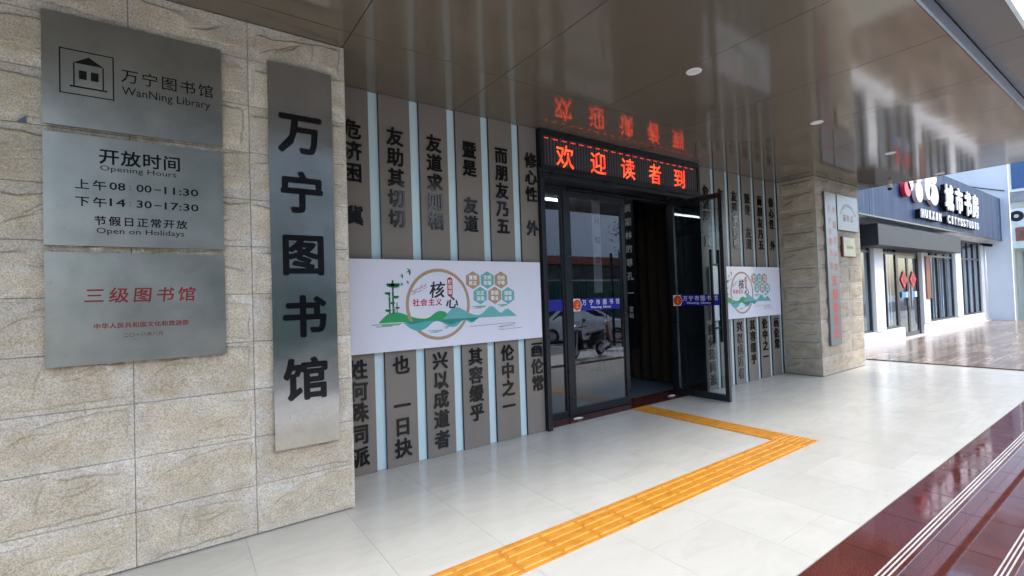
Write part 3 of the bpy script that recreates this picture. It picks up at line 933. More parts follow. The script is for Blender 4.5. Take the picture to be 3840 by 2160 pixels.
def board(dx, label):
    x0, x1, z0, z1, Y = 1.20 + dx, 3.318 + dx, 1.057, 1.889, 4.140
    t = empty('picture_board', ((x0 + x1) / 2, Y, z0), label, 'board', 'white picture boards on the slatted walls')
    obox('board_panel', x0, x1, Y, Y + 0.022, z0, z1, BOARD, t, 0.002)
    obox('mount_rail', x0 + 0.1, x1 - 0.1, Y + 0.023, YW - 0.001, 1.20, 1.26, FRAME, t)
    obox('mount_rail', x0 + 0.1, x1 - 0.1, Y + 0.023, YW - 0.001, 1.70, 1.76, FRAME, t)
    L1, L2, L3, L4 = Y - 0.0008, Y - 0.0018, Y - 0.0028, Y - 0.0038
    def S_(name, P, m, y, sm=True):
        P = smooth_pts(P) if sm else P
        bm = BM(); sheet_y(bm, [(a + dx, b) for a, b in P], y); return build(name, bm, m, t)
    g = [(1.465, 1.316), (1.50, 1.352), (1.55, 1.390), (1.61, 1.407), (1.68, 1.398), (1.75, 1.372), (1.83, 1.346), (1.91, 1.337), (1.96, 1.348), (2.01, 1.380), (2.065, 1.402), (2.12, 1.392), (2.16, 1.365), (2.22, 1.330), (2.24, 1.318)]
    S_('printed_hill', g, C_GREEN, L2)
    g = [(2.095, 1.319), (2.13, 1.345), (2.17, 1.395), (2.22, 1.428), (2.27, 1.428), (2.33, 1.400), (2.40, 1.366), (2.47, 1.345), (2.52, 1.347), (2.57, 1.375), (2.62, 1.415), (2.66, 1.426), (2.70, 1.408), (2.745, 1.368), (2.777, 1.354), (2.82, 1.380), (2.86, 1.393), (2.90, 1.370), (2.978, 1.311)]
    S_('printed_hill', g, C_TEAL, L3)
    g = [(1.69, 1.317), (1.72, 1.290), (1.77, 1.250), (1.845, 1.226), (1.92, 1.245), (1.98, 1.288), (2.03, 1.306), (2.09, 1.290), (2.16, 1.250), (2.22, 1.240), (2.27, 1.262), (2.31, 1.295), (2.35, 1.300), (2.40, 1.272), (2.44, 1.275), (2.48, 1.300), (2.515, 1.320), (1.69, 1.317)]
    S_('printed_water', g[:-1], C_TEALM, L3)
    g = [(1.72, 1.317), (1.77, 1.292), (1.84, 1.300), (1.92, 1.310), (2.05, 1.309), (2.12, 1.286), (2.20, 1.268), (2.30, 1.298), (2.36, 1.302), (2.42, 1.285), (2.47, 1.300), (2.50, 1.3185)]
    S_('printed_water', g, C_TEALD, L4)
    bm = BM(); ring_y(bm, 2.064 + dx, 1.467, L1 - 0.0014, 0.311, 0.341, 0.0005, 64, 0.992)
    build('printed_ring', bm, C_BROWN, t)
    bm = BM()
    for xx, za, zb, ww in ((1.605, 1.395, 1.703, 0.016), (1.572, 1.395, 1.586, 0.015), (1.641, 1.398, 1.500, 0.007), (1.620, 1.398, 1.452, 0.006)):
        z = za
        while z < zb:
            ze = min(zb, z + 0.052)
            sheet_y(bm, [(xx + dx - ww / 2, z), (xx + dx + ww / 2, z), (xx + dx + ww / 2, ze - 0.003), (xx + dx - ww / 2, ze - 0.003)], L3)
            z = ze
    build('printed_bamboo', bm, C_GREEND, t)
    bm = BM()
    for (a, b, s) in ((1.628, 1.668, 0.062), (1.584, 1.668, 0.050), (1.556, 1.590, 0.035), (1.632, 1.555, 0.036), (1.646, 1.455, 0.026), (1.556, 1.435, 0.035), (1.60, 1.50, 0.028)):
        leaf_cluster(bm, a + dx, b, L4, s)
    build('printed_bamboo_leaves', bm, C_GREEN, t)
    bm = BM()
    for (a, b, s) in ((1.762, 1.775, 0.036), (1.694, 1.735, 0.024), (1.690, 1.662, 0.020), (1.748, 1.678, 0.020)):
        a += dx
        sheet_y(bm, [(a - s * 0.5, b + s), (a + s * 0.5, b + s * 0.55), (a + s * 0.6, b - s * 0.4), (a + s * 0.15, b - s), (a + s * 0.1, b - s * 0.1), (a - s * 0.8, b - s * 0.1), (a, b + s * 0.3)], L2)
    build('printed_birds', bm, C_GREEND, t)
    bm = BM()
    rg = random.Random(4)
    for k in range(26):
        a = 1.785 + dx + rg.random() * 0.155; b = 1.575 + (a - dx - 1.785) * 0.45 + rg.uniform(-0.022, 0.03); s = rg.uniform(0.003, 0.007)
        sheet_y(bm, [(a - s, b), (a, b - s), (a + s, b), (a, b + s)], L2)
    sheet_y(bm, [(1.785 + dx, 1.590), (1.93 + dx, 1.643), (1.93 + dx, 1.646), (1.785 + dx, 1.596)], L2)
    sheet_y(bm, [(1.80 + dx, 1.578), (1.90 + dx, 1.600), (1.90 + dx, 1.603), (1.80 + dx, 1.584)], L2)
    build('printed_blossom', bm, C_PINK, t)
    def dash(name, cx, cz, w_, m, y=L2):
        bm = BM()
        for k, (o, l) in enumerate(((0, 1.0), (0.12, 0.6), (-0.1, 0.55))):
            sheet_y(bm, [(cx + dx + (o - l / 2) * w_, cz - k * 0.009), (cx + dx + (o + l / 2) * w_, cz - k * 0.009), (cx + dx + (o + l / 2) * w_, cz - k * 0.009 + 0.006), (cx + dx + (o - l / 2) * w_, cz - k * 0.009 + 0.006)], y)
        build(name, bm, m, t)
    dash('printed_dashes', 1.545, 1.300, 0.28, C_GREEN); dash('printed_dashes', 2.515, 1.428, 0.16, C_GREEN)
    dash('printed_dashes', 2.80, 1.436, 0.13, C_GREEN); dash('printed_dashes', 2.02, 1.215, 0.15, C_TEAL, L3)
    dash('printed_dashes', 2.14, 1.248, 0.07, C_TEAL, L3)
    bm = BM()
    for (a, b, c, d) in ((2.395, 1.233, 2.93, 1.243), (2.93, 1.243, 2.955, 1.232), (2.955, 1.232, 2.75, 1.212), (2.745, 1.207, 2.745, 1.180), (2.745, 1.178, 3.04, 1.186), (2.745, 1.208, 2.94, 1.214), (2.785, 1.208, 2.785, 1.180)):
        l = math.hypot(c - a, d - b); nx_, nz_ = -(d - b) / l * 0.0016, (c - a) / l * 0.0016
        sheet_y(bm, [(a + dx + nx_, b + nz_), (a + dx - nx_, b - nz_), (c + dx - nx_, d - nz_), (c + dx + nx_, d + nz_)], L2)
    build('printed_scroll_line', bm, C_BLACK, t)
    # words inside the ring
    text('printed_word', '核', 2.050 + dx, 1.602, L2, 0.165, 0.165, C_BLACK, t, bold=0.022, shear=0.12)
    text('printed_word', '心', 2.205 + dx, 1.480, L4, 0.140, 0.130, C_BLACK, t, bold=0.024, shear=0.12)
    row('printed_word', '社会主义', 1.796 + dx, 2.095 + dx, 1.488, L2, 0.072, C_RED, t, bold=0.026)
    bm = BM(); cx, cz, rx, rz = 2.186 + dx, 1.630, 0.029, 0.095
    P = [(cx + rx * math.cos(a), cz + (rz - rx) * (1 if math.sin(a) >= 0 else -1) + rx * math.sin(a)) for a in [2 * math.pi * (k + 0.5) / 24 for k in range(24)]]
    sheet_y(bm, P, L2); build('printed_seal', bm, C_RED, t)
    bm = BM()
    for ch, z in zip('价值观', (1.681, 1.630, 1.579)):
        put_text(bm, ch, cx, z, L3, 0.046, 0.046, bold=0.02)
    build('printed_word', bm, C_WHITE, t)
    for (hx, hz, m, a, b) in ((2.447, 1.695, C_BROWN, '富强', '民主'), (2.619, 1.695, C_TEAL, '文明', '和谐'), (2.788, 1.695, C_BROWN, '自由', '平等'),
                              (2.529, 1.539, C_TEAL, '公正', '法治'), (2.704, 1.537, C_BROWN, '爱国', '敬业'), (2.872, 1.531, C_TEAL, '诚信', '友善')):
        bm = BM(); P = [(hx + dx + 0.079 * math.sin(R(60 * k)) / math.sin(R(60)), hz + 0.091 * math.cos(R(60 * k))) for k in range(6)]
        sheet_y(bm, P, L2); h = build('printed_hexagon', bm, m, t)
        bm = BM()
        for s_, zz in ((a, 0.027), (b, -0.029)):
            for i, ch in enumerate(s_):
                put_text(bm, ch, hx + dx + (i - 0.5) * 0.049, hz + zz, L3, 0.048, 0.048, bold=0.028)
        build('printed_word', bm, C_WHITE, h)
    return t
board(0.0, 'white picture board with ring, green hills and hexagons, on the near slatted wall')
board(5.41, 'white picture board on the far slatted wall, partly hidden behind the open door leaf')

# ================================================================== ENTRANCE: LED SIGN, PORTAL, DOORS
led = empty('led_sign', (4.91, 4.14, 2.97), 'long black LED sign glowing with red characters above the glass doors', 'sign')
bm = BM()
box(bm, 3.385, 6.425, 4.135, 4.60, 3.345, 3.412); box(bm, 3.385, 6.425, 4.135, 4.60, 2.965, 3.000)
box(bm, 3.385, 3.437, 4.135, 4.60, 3.0, 3.345); box(bm, 6.372, 6.425, 4.135, 4.60, 3.0, 3.345)
build('housing', bm, FRAME, led)
obox('display', 3.437, 6.372, 4.150, 4.17, 3.0, 3.345, LEDPANEL, led)
for i, ch in enumerate('欢迎读者到'):
    text('glowing_character', ch, 3.760 + 0.548 * i, 3.134, 4.1495, 0.285, 0.292, LED, led, bold=0.008, depth=0.001)
for i in range(21):
    x = 3.440 + 0.1385 * i
    obox('glowing_dash', x, x + 0.072, 4.1475, 4.1495, 3.312, 3.324, LED2, led)

ent = empty('entrance_doorway', (4.93, 4.40, 0.0), 'black aluminium glazed entrance with double doors under the LED sign', 'entrance')
obox('jamb', 3.378, 3.436, 4.150, 4.60, 0.0, 2.962, FRAME, ent, 0.002)
obox('jamb', 6.424, 6.486, 4.150, 4.60, 0.0, 2.962, FRAME, ent, 0.002)
obox('lintel', 3.437, 6.423, 4.165, 4.60, 2.875, 2.961, FRAME, ent, 0.002)
obox('lintel_bead', 3.340, 6.520, 4.128, 4.149, 2.930, 2.963, FRAME, ent, 0.002)
obox('transom', 3.437, 6.423, 4.430, 4.55, 2.835, 2.874, FRAME, ent, 0.002)
obox('mullion', 3.960, 4.008, 4.440, 4.52, 0.005, 2.834, FRAME, ent, 0.002)
obox('mullion', 6.110, 6.165, 4.440, 4.52, 0.005, 2.834, FRAME, ent, 0.002)
obox('door_closer_rail', 4.02, 6.10, 4.405, 4.429, 2.842, 2.868, FRAME2, ent, 0.002)
for (a, b) in ((3.437, 3.959), (6.166, 6.423)):
    sl = empty('x', (0, 0, 0)); bpy.data.objects.remove(sl)
    bm = BM()
    box(bm, a, b, 4.455, 4.505, 0.006, 0.085); box(bm, a, b, 4.455, 4.505, 2.77, 2.834)
    box(bm, a, a + 0.03, 4.455, 4.505, 0.085, 2.77); box(bm, b - 0.03, b, 4.455, 4.505, 0.085, 2.77)
    f = build('sidelight', bm, FRAME, ent)
    obox('glass', a + 0.0305, b - 0.0305, 4.476, 4.484, 0.0855, 2.7695, GLASS, f)
    if b < 5: obox('blue_film', a + 0.031, b - 0.031, 4.4745, 4.4755, 1.325, 1.465, C_BLUE, f)

# closed leaf
def door_sticker(face, c0, c1, plane, z0, z1, par):
    """blue band with red emblem; c0 = coordinate at viewer's left, c1 at right"""
    s = 1 if c1 > c0 else -1
    w0 = c0 + s * 0.13
    def bx(name, a, b, za, zb, m, off):
        if face == '-Y': return obox(name, min(a, b), max(a, b), plane - off - 0.0006, plane - off, za, zb, m, par)
        return obox(name, plane - off - 0.0006, plane - off, min(a, b), max(a, b), za, zb, m, par)
    bx('white_film', c0, w0, z0 - 0.004, z1 + 0.004, C_WHITE, 0.0002)
    bx('blue_film', w0, c1, z0, z1, C_BLUE, 0.0002)
    cc, zc = c0 + s * 0.078, (z0 + z1) / 2
    for nm, r, m, off in (('emblem', 0.078, C_WHITE, 0.0012), ('emblem', 0.071, C_ORANGE, 0.0022)):
        bm = BM()
        if face == '-Y': disc(bm, (cc, plane - off - 0.0006, zc), r, 'Y', 0.0005, 28)
        else: disc(bm, (plane - off - 0.0006, cc, zc), r, 'X', 0.0005, 28)
        build(nm, bm, m, par)
    bm = BM()
    P1 = [(-0.022, 0.006), (0.0, 0.012), (0.026, 0.038), (0.018, 0.010), (0.004, -0.002)]
    P2 = [(-0.012, -0.04), (0.012, -0.04), (0.010, -0.012), (-0.008, -0.016)]
    for P in (P1, P2):
        if face == '-Y': bm.faces.new([bm.verts.new((cc + a, plane - 0.0034, zc + b)) for a, b in P])
        else: bm.faces.new([bm.verts.new((plane - 0.0034, cc - a, zc + b)) for a, b in P])
    build('emblem_mark', bm, C_GOLD, par)
    bm = BM()
    ws = abs(c1 - w0)
    for i, ch in enumerate('万宁市图书馆'):
        put_text(bm, ch, w0 + s * (0.075 + i * ws * 0.155), zc + 0.026, plane - 0.0012, 0.078, 0.078, bold=0.006, face=face)
    put_text(bm, 'Wanning  Library', w0 + s * ws * 0.47, zc - 0.042, plane - 0.0012, 0.38, 0.036, bold=0.012, face=face, em=False)
    build('lettering', bm, C_WHITE, par)

def leafframe(bm, a, b, z0, z1, y0, y1, st, rl_t, rl_b):
    box(bm, a, b, y0, y1, z0, z0 + rl_b); box(bm, a, b, y0, y1, z1 - rl_t, z1)
    box(bm, a, a + st, y0, y1, z0 + rl_b, z1 - rl_t); box(bm, b - st, b, y0, y1, z0 + rl_b, z1 - rl_t)
bm = BM(); leafframe(bm, 4.012, 5.085, 0.012, 2.828, 4.447, 4.497, 0.068, 0.075, 0.095)
d1 = build('door', bm, FRAME, ent); d1['label'] = 'closed glass leaf of the entrance'
obox('glass', 4.0805, 5.0165, 4.468, 4.476, 0.1075, 2.7525, GLASS, d1)
door_sticker('-Y', 4.082, 5.015, 4.4675, 1.312, 1.462, d1)
def pull(axis, par):
    bm = BM()
    if axis == 'Y':
        for yy in (4.39, 4.555):
            box(bm, 4.885, 4.915, yy - 0.012, yy + 0.012, 0.80, 2.075)
        for z in (1.0, 1.87): box(bm, 4.893, 4.907, 4.402, 4.4675, z - 0.012, z + 0.012); box(bm, 4.893, 4.907, 4.4765, 4.543, z - 0.012, z + 0.012)
    else:
        for xx in (5.965, 6.155):
            box(bm, xx - 0.012, xx + 0.012, 3.705, 3.737, 0.80, 2.075)
        for z in (1.0, 1.87): box(bm, 5.977, 6.0555, 3.714, 3.728, z - 0.012, z + 0.012); box(bm, 6.0645, 6.143, 3.714, 3.728, z - 0.012, z + 0.012)
    build('pull_handle', bm, FRAME2, par)
pull('Y', d1)
# open leaf, swung out square to the wall
bm = BM()
x0, x1 = 6.035, 6.085
y0, y1, z0, z1, st = 3.575, 4.600, 0.012, 2.845, 0.075
y1 = 4.425
def box_(a): box(bm, *a)
for a in ((x0, x1, y0, y1, z0, z0 + 0.09), (x0, x1, y0, y1, z1 - 0.07, z1), (x0, x1, y0, y0 + 0.055, z0 + 0.09, z1 - 0.07), (x0, x1, y1 - st, y1, z0 + 0.09, z1 - 0.07)): box_(a)
d2 = build('door', bm, FRAME, ent); d2['label'] = 'glass leaf standing open at a right angle'
obox('glass', 6.056, 6.064, y0 + 0.0555, y1 - st - 0.0005, z0 + 0.0905, z1 - 0.0705, GLASS, d2)
door_sticker('-X', 4.40, 3.66, 6.0345, 1.312, 1.462, d2)
pull('X', d2)
for z in (0.25, 2.6):
    bm = BM(); tube(bm, [(6.098, 4.432, z), (6.098, 4.432, z + 0.12)], 0.011, 10); build('hinge', bm, FRAME2, d2)

# door mats of paper / litter at the foot: small white door stops
for i, (x, y, lb) in enumerate(((3.98, 4.33, 'crumpled white paper scrap on the red threshold before the closed door leaf'), (5.86, 4.36, 'crumpled white paper scrap on the red threshold at the foot of the open leaf'))):
    bm = BM(); rg = random.Random(i + 3)
    bmesh.ops.create_icosphere(bm, subdivisions=2, radius=0.05)
    for v in bm.verts:
        v.co = Vector((v.co.x * 1.5 * rg.uniform(0.8, 1.2), v.co.y * 0.7 * rg.uniform(0.8, 1.2), v.co.z * 0.18 * rg.uniform(0.7, 1.3))) + Vector((x, y, 0.013))
    tag(build('paper_scrap', bm, WHITEP), lb, 'paper', 'white scraps on the threshold')

# ================================================================== INSIDE THE DOORWAY
cu = BM()
N = 90
vs = []
for i in range(N + 1):
    y = 4.72 + i * (7.6 - 4.72) / N
    x = 6.66 + 0.035 * math.sin(i * 0.95) + 0.012 * math.sin(i * 2.3)
    vs.append((x, y))
A = [cu.verts.new((x, y, 0.03)) for x, y in vs]; B = [cu.verts.new((x, y, 3.54)) for x, y in vs]
for i in range(N): cu.faces.new((A[i], A[i + 1], B[i + 1], B[i]))
bmesh.ops.solidify(cu, geom=cu.faces[:], thickness=0.006)
tag(build('curtain', cu, CURT, None, True), 'dark brown pleated curtain hanging inside the open doorway', 'curtain')
bn = empty('hanging_banner', (6.55, 5.62, 0.55), 'narrow black hanging banner with white characters in front of the brown curtain', 'banner')
obox('cloth', 6.555, 6.562, 5.52, 5.78, 0.55, 3.50, C_BLACK, bn)
bm = BM()
for ch, z in zip('阅期林的尊孔一', (3.02, 2.78, 2.54, 2.30, 2.06, 1.82, 1.52)):
    put_text(bm, ch, 5.65, z, 6.5545, 0.15, 0.15, bold=0.02, face='-X')
for ch, z in zip('宣站', (1.24, 1.13)):
    put_text(bm, ch, 5.65, z, 6.5545, 0.10, 0.10, bold=0.02, face='-X')
build('lettering', bm, C_WHITE, bn)
# pale panel with characters seen through the closed leaf
wb = empty('hanging_banner', (6.1, 6.0, 0.3), 'narrow white hanging banner with black characters seen through the closed glass leaf', 'banner')
# rays through px(2231..2266, 755..1120) at y=6.0
obox('cloth', 6.02, 6.22, 6.0, 6.006, 1.55, 3.50, mat('grey_white_cloth', (0.5, 0.5, 0.55), 0.7), wb)
bm = BM()
for ch, z in zip('人间知适', (3.18, 2.83, 2.48, 2.13)):
    put_text(bm, ch, 6.13, z, 5.9990, 0.14, 0.14, bold=0.01)
build('lettering', bm, C_BLACK, wb)

# ================================================================== NAME PLATES
def plate(name, x0, x1, z0, z1, m, label, group=None, y=YP - 0.036, th=0.018, bow=0.0):
    t = empty(name, ((x0 + x1) / 2, y + th, z0), label, 'sign', group)
    nx, nz = 10, max(6, int((z1 - z0) * 14))
    rg = random.Random(int(x0 * 100 + z0 * 7))
    bm = BM()
    G = [[None] * (nx + 1) for _ in range(nz + 1)]
    for j in range(nz + 1):
        for i in range(nx + 1):
            u = i / nx; v = j / nz
            d = bow * (math.sin(v * 7.1 + u * 2) * 0.5 + math.sin(u * 5 + v * 13) * 0.3) + bow * 1.2 * (u * u) * math.exp(-((v - 0.12) / 0.03) ** 2)
            G[j][i] = bm.verts.new((x0 + (x1 - x0) * u, y - d, z0 + (z1 - z0) * v))
    for j in range(nz):
        for i in range(nx):
            f = bm.faces.new((G[j][i], G[j][i + 1], G[j + 1][i + 1], G[j + 1][i])); f.smooth = True
    per = [G[0][i] for i in range(nx + 1)] + [G[j][nx] for j in range(1, nz + 1)] + [G[nz][i] for i in range(nx - 1, -1, -1)] + [G[j][0] for j in range(nz - 1, 0, -1)]
    bk = [bm.verts.new((v.co.x, y + th, v.co.z)) for v in per]
    per = [bm.verts.new(v.co) for v in per]
    n = len(per)
    for k in range(n):
        bm.faces.new((per[(k + 1) % n], per[k], bk[k], bk[(k + 1) % n]))
    build('plate', bm, m, t)
    obox('mount', x0 + 0.04, x1 - 0.04, y + th, YP + 0.004, z0 + 0.04, z1 - 0.04, MORTAR, t)
    return t
yf = YP - 0.0365
G3 = 'steel plates stacked on the near pier'
p1 = plate('wall_plate', -0.578, 0.262, 2.538, 3.168, STEEL, 'grey steel plate with house logo and library name, topmost of three on the near pier', G3, bow=0.0)
LX = -0.506
def rect_line(bm, x0, x1, z0, z1, w_, y):
    sheet_y(bm, [(x0, z0), (x1, z0), (x1, z0 + w_), (x0, z0 + w_)], y)
    sheet_y(bm, [(x0, z1 - w_), (x1, z1 - w_), (x1, z1), (x0, z1)], y)
    sheet_y(bm, [(x0, z0 + w_), (x0 + w_, z0 + w_), (x0 + w_, z1 - w_), (x0, z1 - w_)], y)
    sheet_y(bm, [(x1 - w_, z0 + w_), (x1, z0 + w_), (x1, z1 - w_), (x1 - w_, z1 - w_)], y)
bm = BM()
rect_line(bm, -0.507, -0.273, 2.720, 2.974, 0.006, yf - 0.001)
sheet_y(bm, [(-0.449, 2.900), (-0.383, 2.944), (-0.318, 2.900)], yf - 0.001)
for xx in (-0.449, -0.324):
    sheet_y(bm, [(xx, 2.772), (xx + 0.006, 2.772), (xx + 0.006, 2.899), (xx, 2.899)], yf - 0.001)
sheet_y(bm, [(-0.464, 2.762), (-0.303, 2.762), (-0.303, 2.771), (-0.464, 2.771)], yf - 0.001)
for xx in (-0.425, -0.374):
    sheet_y(bm, [(xx, 2.813), (xx + 0.033, 2.813), (xx + 0.033, 2.862), (xx, 2.862)], yf - 0.001)
build('logo', bm, BLACKPRINT, p1)
row('lettering', '万宁图书馆', -0.240, 0.216, 2.878, yf - 0.001, 0.086, BLACKPRINT, p1, bold=0.005)
text('lettering', 'WanNing Library', -0.020, 2.783, yf - 0.001, 0.436, 0.062, BLACKPRINT, p1, bold=0.0, em=False)
p2 = plate('wall_plate', -0.577, 0.259, 1.873, 2.498, STEEL, 'grey steel plate with the opening hours in black, middle of three on the near pier', G3)
row('lettering', '开放时间', -0.343, 0.037, 2.388, yf - 0.001, 0.094, BLACKPRINT, p2, bold=0.022)
text('lettering', 'Opening Hours', -0.163, 2.318, yf - 0.001, 0.355, 0.040, BLACKPRINT, p2, bold=0.0, em=False)
bm = BM()
for s_, z in (('上午', 2.218), ('下午', 2.122)):
    for i, ch in enumerate(s_): put_text(bm, ch, -0.418 + i * 0.075, z, yf - 0.001, 0.064, 0.060, bold=0.018)
build('lettering', bm, BLACKPRINT, p2)
for z, a, b in ((2.222, '08', '11:30'), (2.128, '14', '17:30')):
    bm = BM()
    put_text(bm, a, -0.265, z, yf - 0.001, 0.070, 0.043, bold=0.022, em=False)
    put_text(bm, ':', -0.208, z - 0.004, yf - 0.001, 0.006, 0.024, bold=0.01, em=False)
    put_text(bm, '00' if a == '08' else '30', -0.143, z, yf - 0.001, 0.070, 0.043, bold=0.022, em=False)
    sheet_y(bm, [(-0.095, z - 0.004), (-0.062, z - 0.004), (-0.062, z + 0.002), (-0.095, z + 0.002)], yf - 0.001)
    put_text(bm, b, 0.040, z, yf - 0.001, 0.170, 0.043, bold=0.022, em=False)
    build('lettering', bm, BLACKPRINT, p2)
row('lettering', '节假日正常开放', -0.368, 0.064, 2.018, yf - 0.001, 0.056, BLACKPRINT, p2, bold=0.022)
text('lettering', 'Open on Holidays', -0.155, 1.958, yf - 0.001, 0.410, 0.042, BLACKPRINT, p2, bold=0.0, em=False)
p3 = plate('wall_plate', -0.576, 0.260, 1.207, 1.836, STEEL, 'grey steel plate with dark red characters, lowest of three on the near pier', G3)
row('lettering', '三级图书馆', -0.414, 0.100, 1.592, yf - 0.001, 0.092, REDPRINT, p3, bold=0.014, shear=0.10)
row('lettering', '中华人民共和国文化和旅游部', -0.378, 0.063, 1.419, yf - 0.001, 0.033, REDPRINT, p3, bold=0.02)
row('lettering', '二〇一八年八月', -0.250, -0.062, 1.361, yf - 0.001, 0.026, REDPRINT, p3, bold=0.006)
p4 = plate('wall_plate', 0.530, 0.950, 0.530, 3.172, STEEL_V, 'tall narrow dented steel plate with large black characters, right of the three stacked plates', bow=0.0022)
for ch, z in zip('万宁图书馆', (2.700, 2.282, 1.848, 1.418, 0.985)):
    text('character', ch, 0.735, z, yf - 0.0025, 0.300, 0.300, LETTER, p4, bold=0.030, depth=0.003)
# far pier plates
yq = YP - 0.045
f1 = plate('wall_plate', 9.150, 9.600, 0.500, 3.165, STEEL_FAR, 'tall narrow silver plate with red characters at the left edge of the far pier', y=yq, th=0.04)
yr = yq - 0.0008
bm = BM()
for ch, z in zip('中国共产党', (2.86, 2.60, 2.33, 2.06, 1.86)): put_text(bm, ch, 9.500, z, yr, 0.14, 0.14, bold=0.02)
for ch, z in zip('万宁市图书馆', (2.87, 2.66, 2.48, 2.30, 2.10, 1.88)): put_text(bm, ch, 9.310, z, yr, 0.14, 0.13, bold=0.01)
build('lettering', bm, REDFAR, f1)
for ch, z in zip('支部委员会', (1.62, 1.375, 1.145, 0.925, 0.705)):
    text('lettering', ch, 9.400, z, yr, 0.24, 0.20, REDFAR, f1, bold=0.03)
f2 = plate('wall_plate', 9.650, 10.560, 2.530, 3.165, STEEL_FAR, 'broad silver plate with an arch of red characters, upper right on the far pier', y=yq, th=0.04)
bm = BM()
arc = '万宁市图书馆新时代文明'
for i, ch in enumerate(arc):
    a = R(158 - 136 * i / (len(arc) - 1))
    put_text(bm, ch, 10.10 + 0.33 * math.cos(a), 2.74 + 0.25 * math.sin(a), yr, 0.06, 0.07, bold=0.01, rot=a - math.pi / 2)
for i, ch in enumerate('服务点'): put_text(bm, ch, 9.94 + 0.165 * i, 2.755, yr, 0.15, 0.13, bold=0.02)
build('lettering', bm, REDPRINT, f2)
f3 = empty('wall_plaque', (10.09, YP, 2.05), 'small cream plaque with dark red edge below the arched plate on the far pier', 'plaque')
obox('backboard', 9.815, 10.370, YP - 0.045, YP - 0.002, 2.050, 2.415, mat('dark_red_wood', (0.14, 0.02, 0.015), 0.4), f3, 0.003)
obox('face', 9.850, 10.362, YP - 0.049, YP - 0.0455, 2.062, 2.405, mat('cream_metal', (0.62, 0.60, 0.42), 0.4), f3)
bm = BM()
for i in range(5): sheet_y(bm, [(9.98 + 0.06 * i, 2.20), (10.02 + 0.06 * i, 2.20), (10.02 + 0.06 * i, 2.25), (9.98 + 0.06 * i, 2.25)], YP - 0.0500)
sheet_y(bm, [(9.93, 2.330), (10.06, 2.330), (10.06, 2.337), (9.93, 2.337)], YP - 0.0500)
build('engraved_line', bm, mat('faded_ink', (0.30, 0.28, 0.18), 0.6), f3)
# little blue-grey corner sticker
bm = BM(); sheet_y(bm, [(-0.682, 2.533), (-0.642, 2.533), (-0.645, 2.571)], YP - 0.009, 0.003)
tag(build('corner_sticker', bm, mat('slate_blue_film', (0.10, 0.13, 0.19), 0.4)), 'tiny slate blue triangular sticker on the stone left of the steel plates', 'sticker')

# ================================================================== TACTILE PAVING
tac = empty('tactile_paving', (4.98, 2.285, 0.0), 'orange yellow raised guiding strip on the porch floor, turning square towards the door', 'tactile paving')
def guide_mesh(along):
    bm = BM()
    bevbox(bm, -0.1497, 0.1497, -0.1497, 0.1497, 0.0005, 0.0045, 0.0006)
    for c in (-0.108, -0.036, 0.036, 0.108):
        # flat-topped bar with chamfered sides
        l, w_ = 0.138, 0.0135
        v = []
        for (z, dl, dw) in ((0.0045, 0, 0), (0.0085, 0.005, 0.0055)):
            for sx, sy in ((-1, -1), (1, -1), (1, 1), (-1, 1)):
                x, y = sx * (l - dl), c + sy * (w_ - dw)
                if along == 'Y': x, y = y, x
                v.append(bm.verts.new((x, y, z)))
        order = [(4, 5, 6, 7), (0, 1, 5, 4), (1, 2, 6, 5), (2, 3, 7, 6), (3, 0, 4, 7)]
        for f in order:
            q = [v[i] for i in f]
            if along == 'Y': q = q[::-1]
            bm.faces.new(q)
    me = bpy.data.meshes.new('guiding_tile'); bm.to_mesh(me); bm.free(); me.materials.append(YEL); return me
def dot_mesh():
    bm = BM()
    bevbox(bm, -0.1497, 0.1497, -0.1497, 0.1497, 0.0005, 0.0045, 0.0006)
    for i in range(6):
        for j in range(6):
            disc(bm, (-0.125 + 0.05 * i, -0.125 + 0.05 * j, 0.0045), 0.015, 'Z', 0.005, 8, 0.009)
    me = bpy.data.meshes.new('dot_tile'); bm.to_mesh(me); bm.free(); me.materials.append(YEL); return me
gx, gy, dm = guide_mesh('X'), guide_mesh('Y'), dot_mesh()
for k in range(1, 24):
    inst('guiding_tile', gx, (4.985 - 0.3 * k, 2.285, 0.0), tac)
inst('warning_tile', dm, (4.985, 2.285, 0.0), tac)
for k in range(1, 6): inst('guiding_tile', gy, (4.985, 2.285 + 0.3 * k, 0.0), tac)
inst('warning_tile', dm, (4.985, 2.285 + 1.8, 0.0), tac)

# ================================================================== DOWNLIGHTS, CAMERAS
LB = ['nearest round white downlight in the soffit, before the LED sign', 'second round white downlight along the soffit, above the open door', 'third round white downlight, in the soffit level with the far pier', 'farthest round white downlight, at the end of the soffit by the shop']
for i, x in enumerate((3.71, 6.10, 8.49, 10.88)):
    t = empty('downlight', (x, 2.40, ZC), LB[i], 'downlight', 'round downlights in the porch soffit')
    bm = BM()
    seg = 28; pr = []
    for k in range(seg):
        a = 2 * math.pi * k / seg
        pr.append([bm.verts.new((x + math.cos(a) * r, 2.40 + math.sin(a) * r, z)) for r, z in ((0.066, ZC - 0.0005), (0.064, ZC - 0.006), (0.052, ZC - 0.007), (0.046, ZC - 0.002))])
    for k in range(seg):
        for j in range(3):
            bm.faces.new((pr[k][j], pr[k][j + 1], pr[(k + 1) % seg][j + 1], pr[(k + 1) % seg][j]))
    build('trim_ring', bm, WHITEP, t, True)
    bm = BM(); disc(bm, (x, 2.40, ZC - 0.0024), 0.048, 'Z', 0.0012, 24); build('lens', bm, mat('frosted_lens', (0.72, 0.73, 0.74), 0.3), t)
t = empty('dome_camera', (11.05, 3.16, 3.40), 'small white dome security camera hanging at the end of the porch soffit', 'security camera')
bm = BM(); disc(bm, (11.05, 3.16, 3.345), 0.036, 'Z', 0.074, 16); build('camera_base', bm, WHITEP, t)
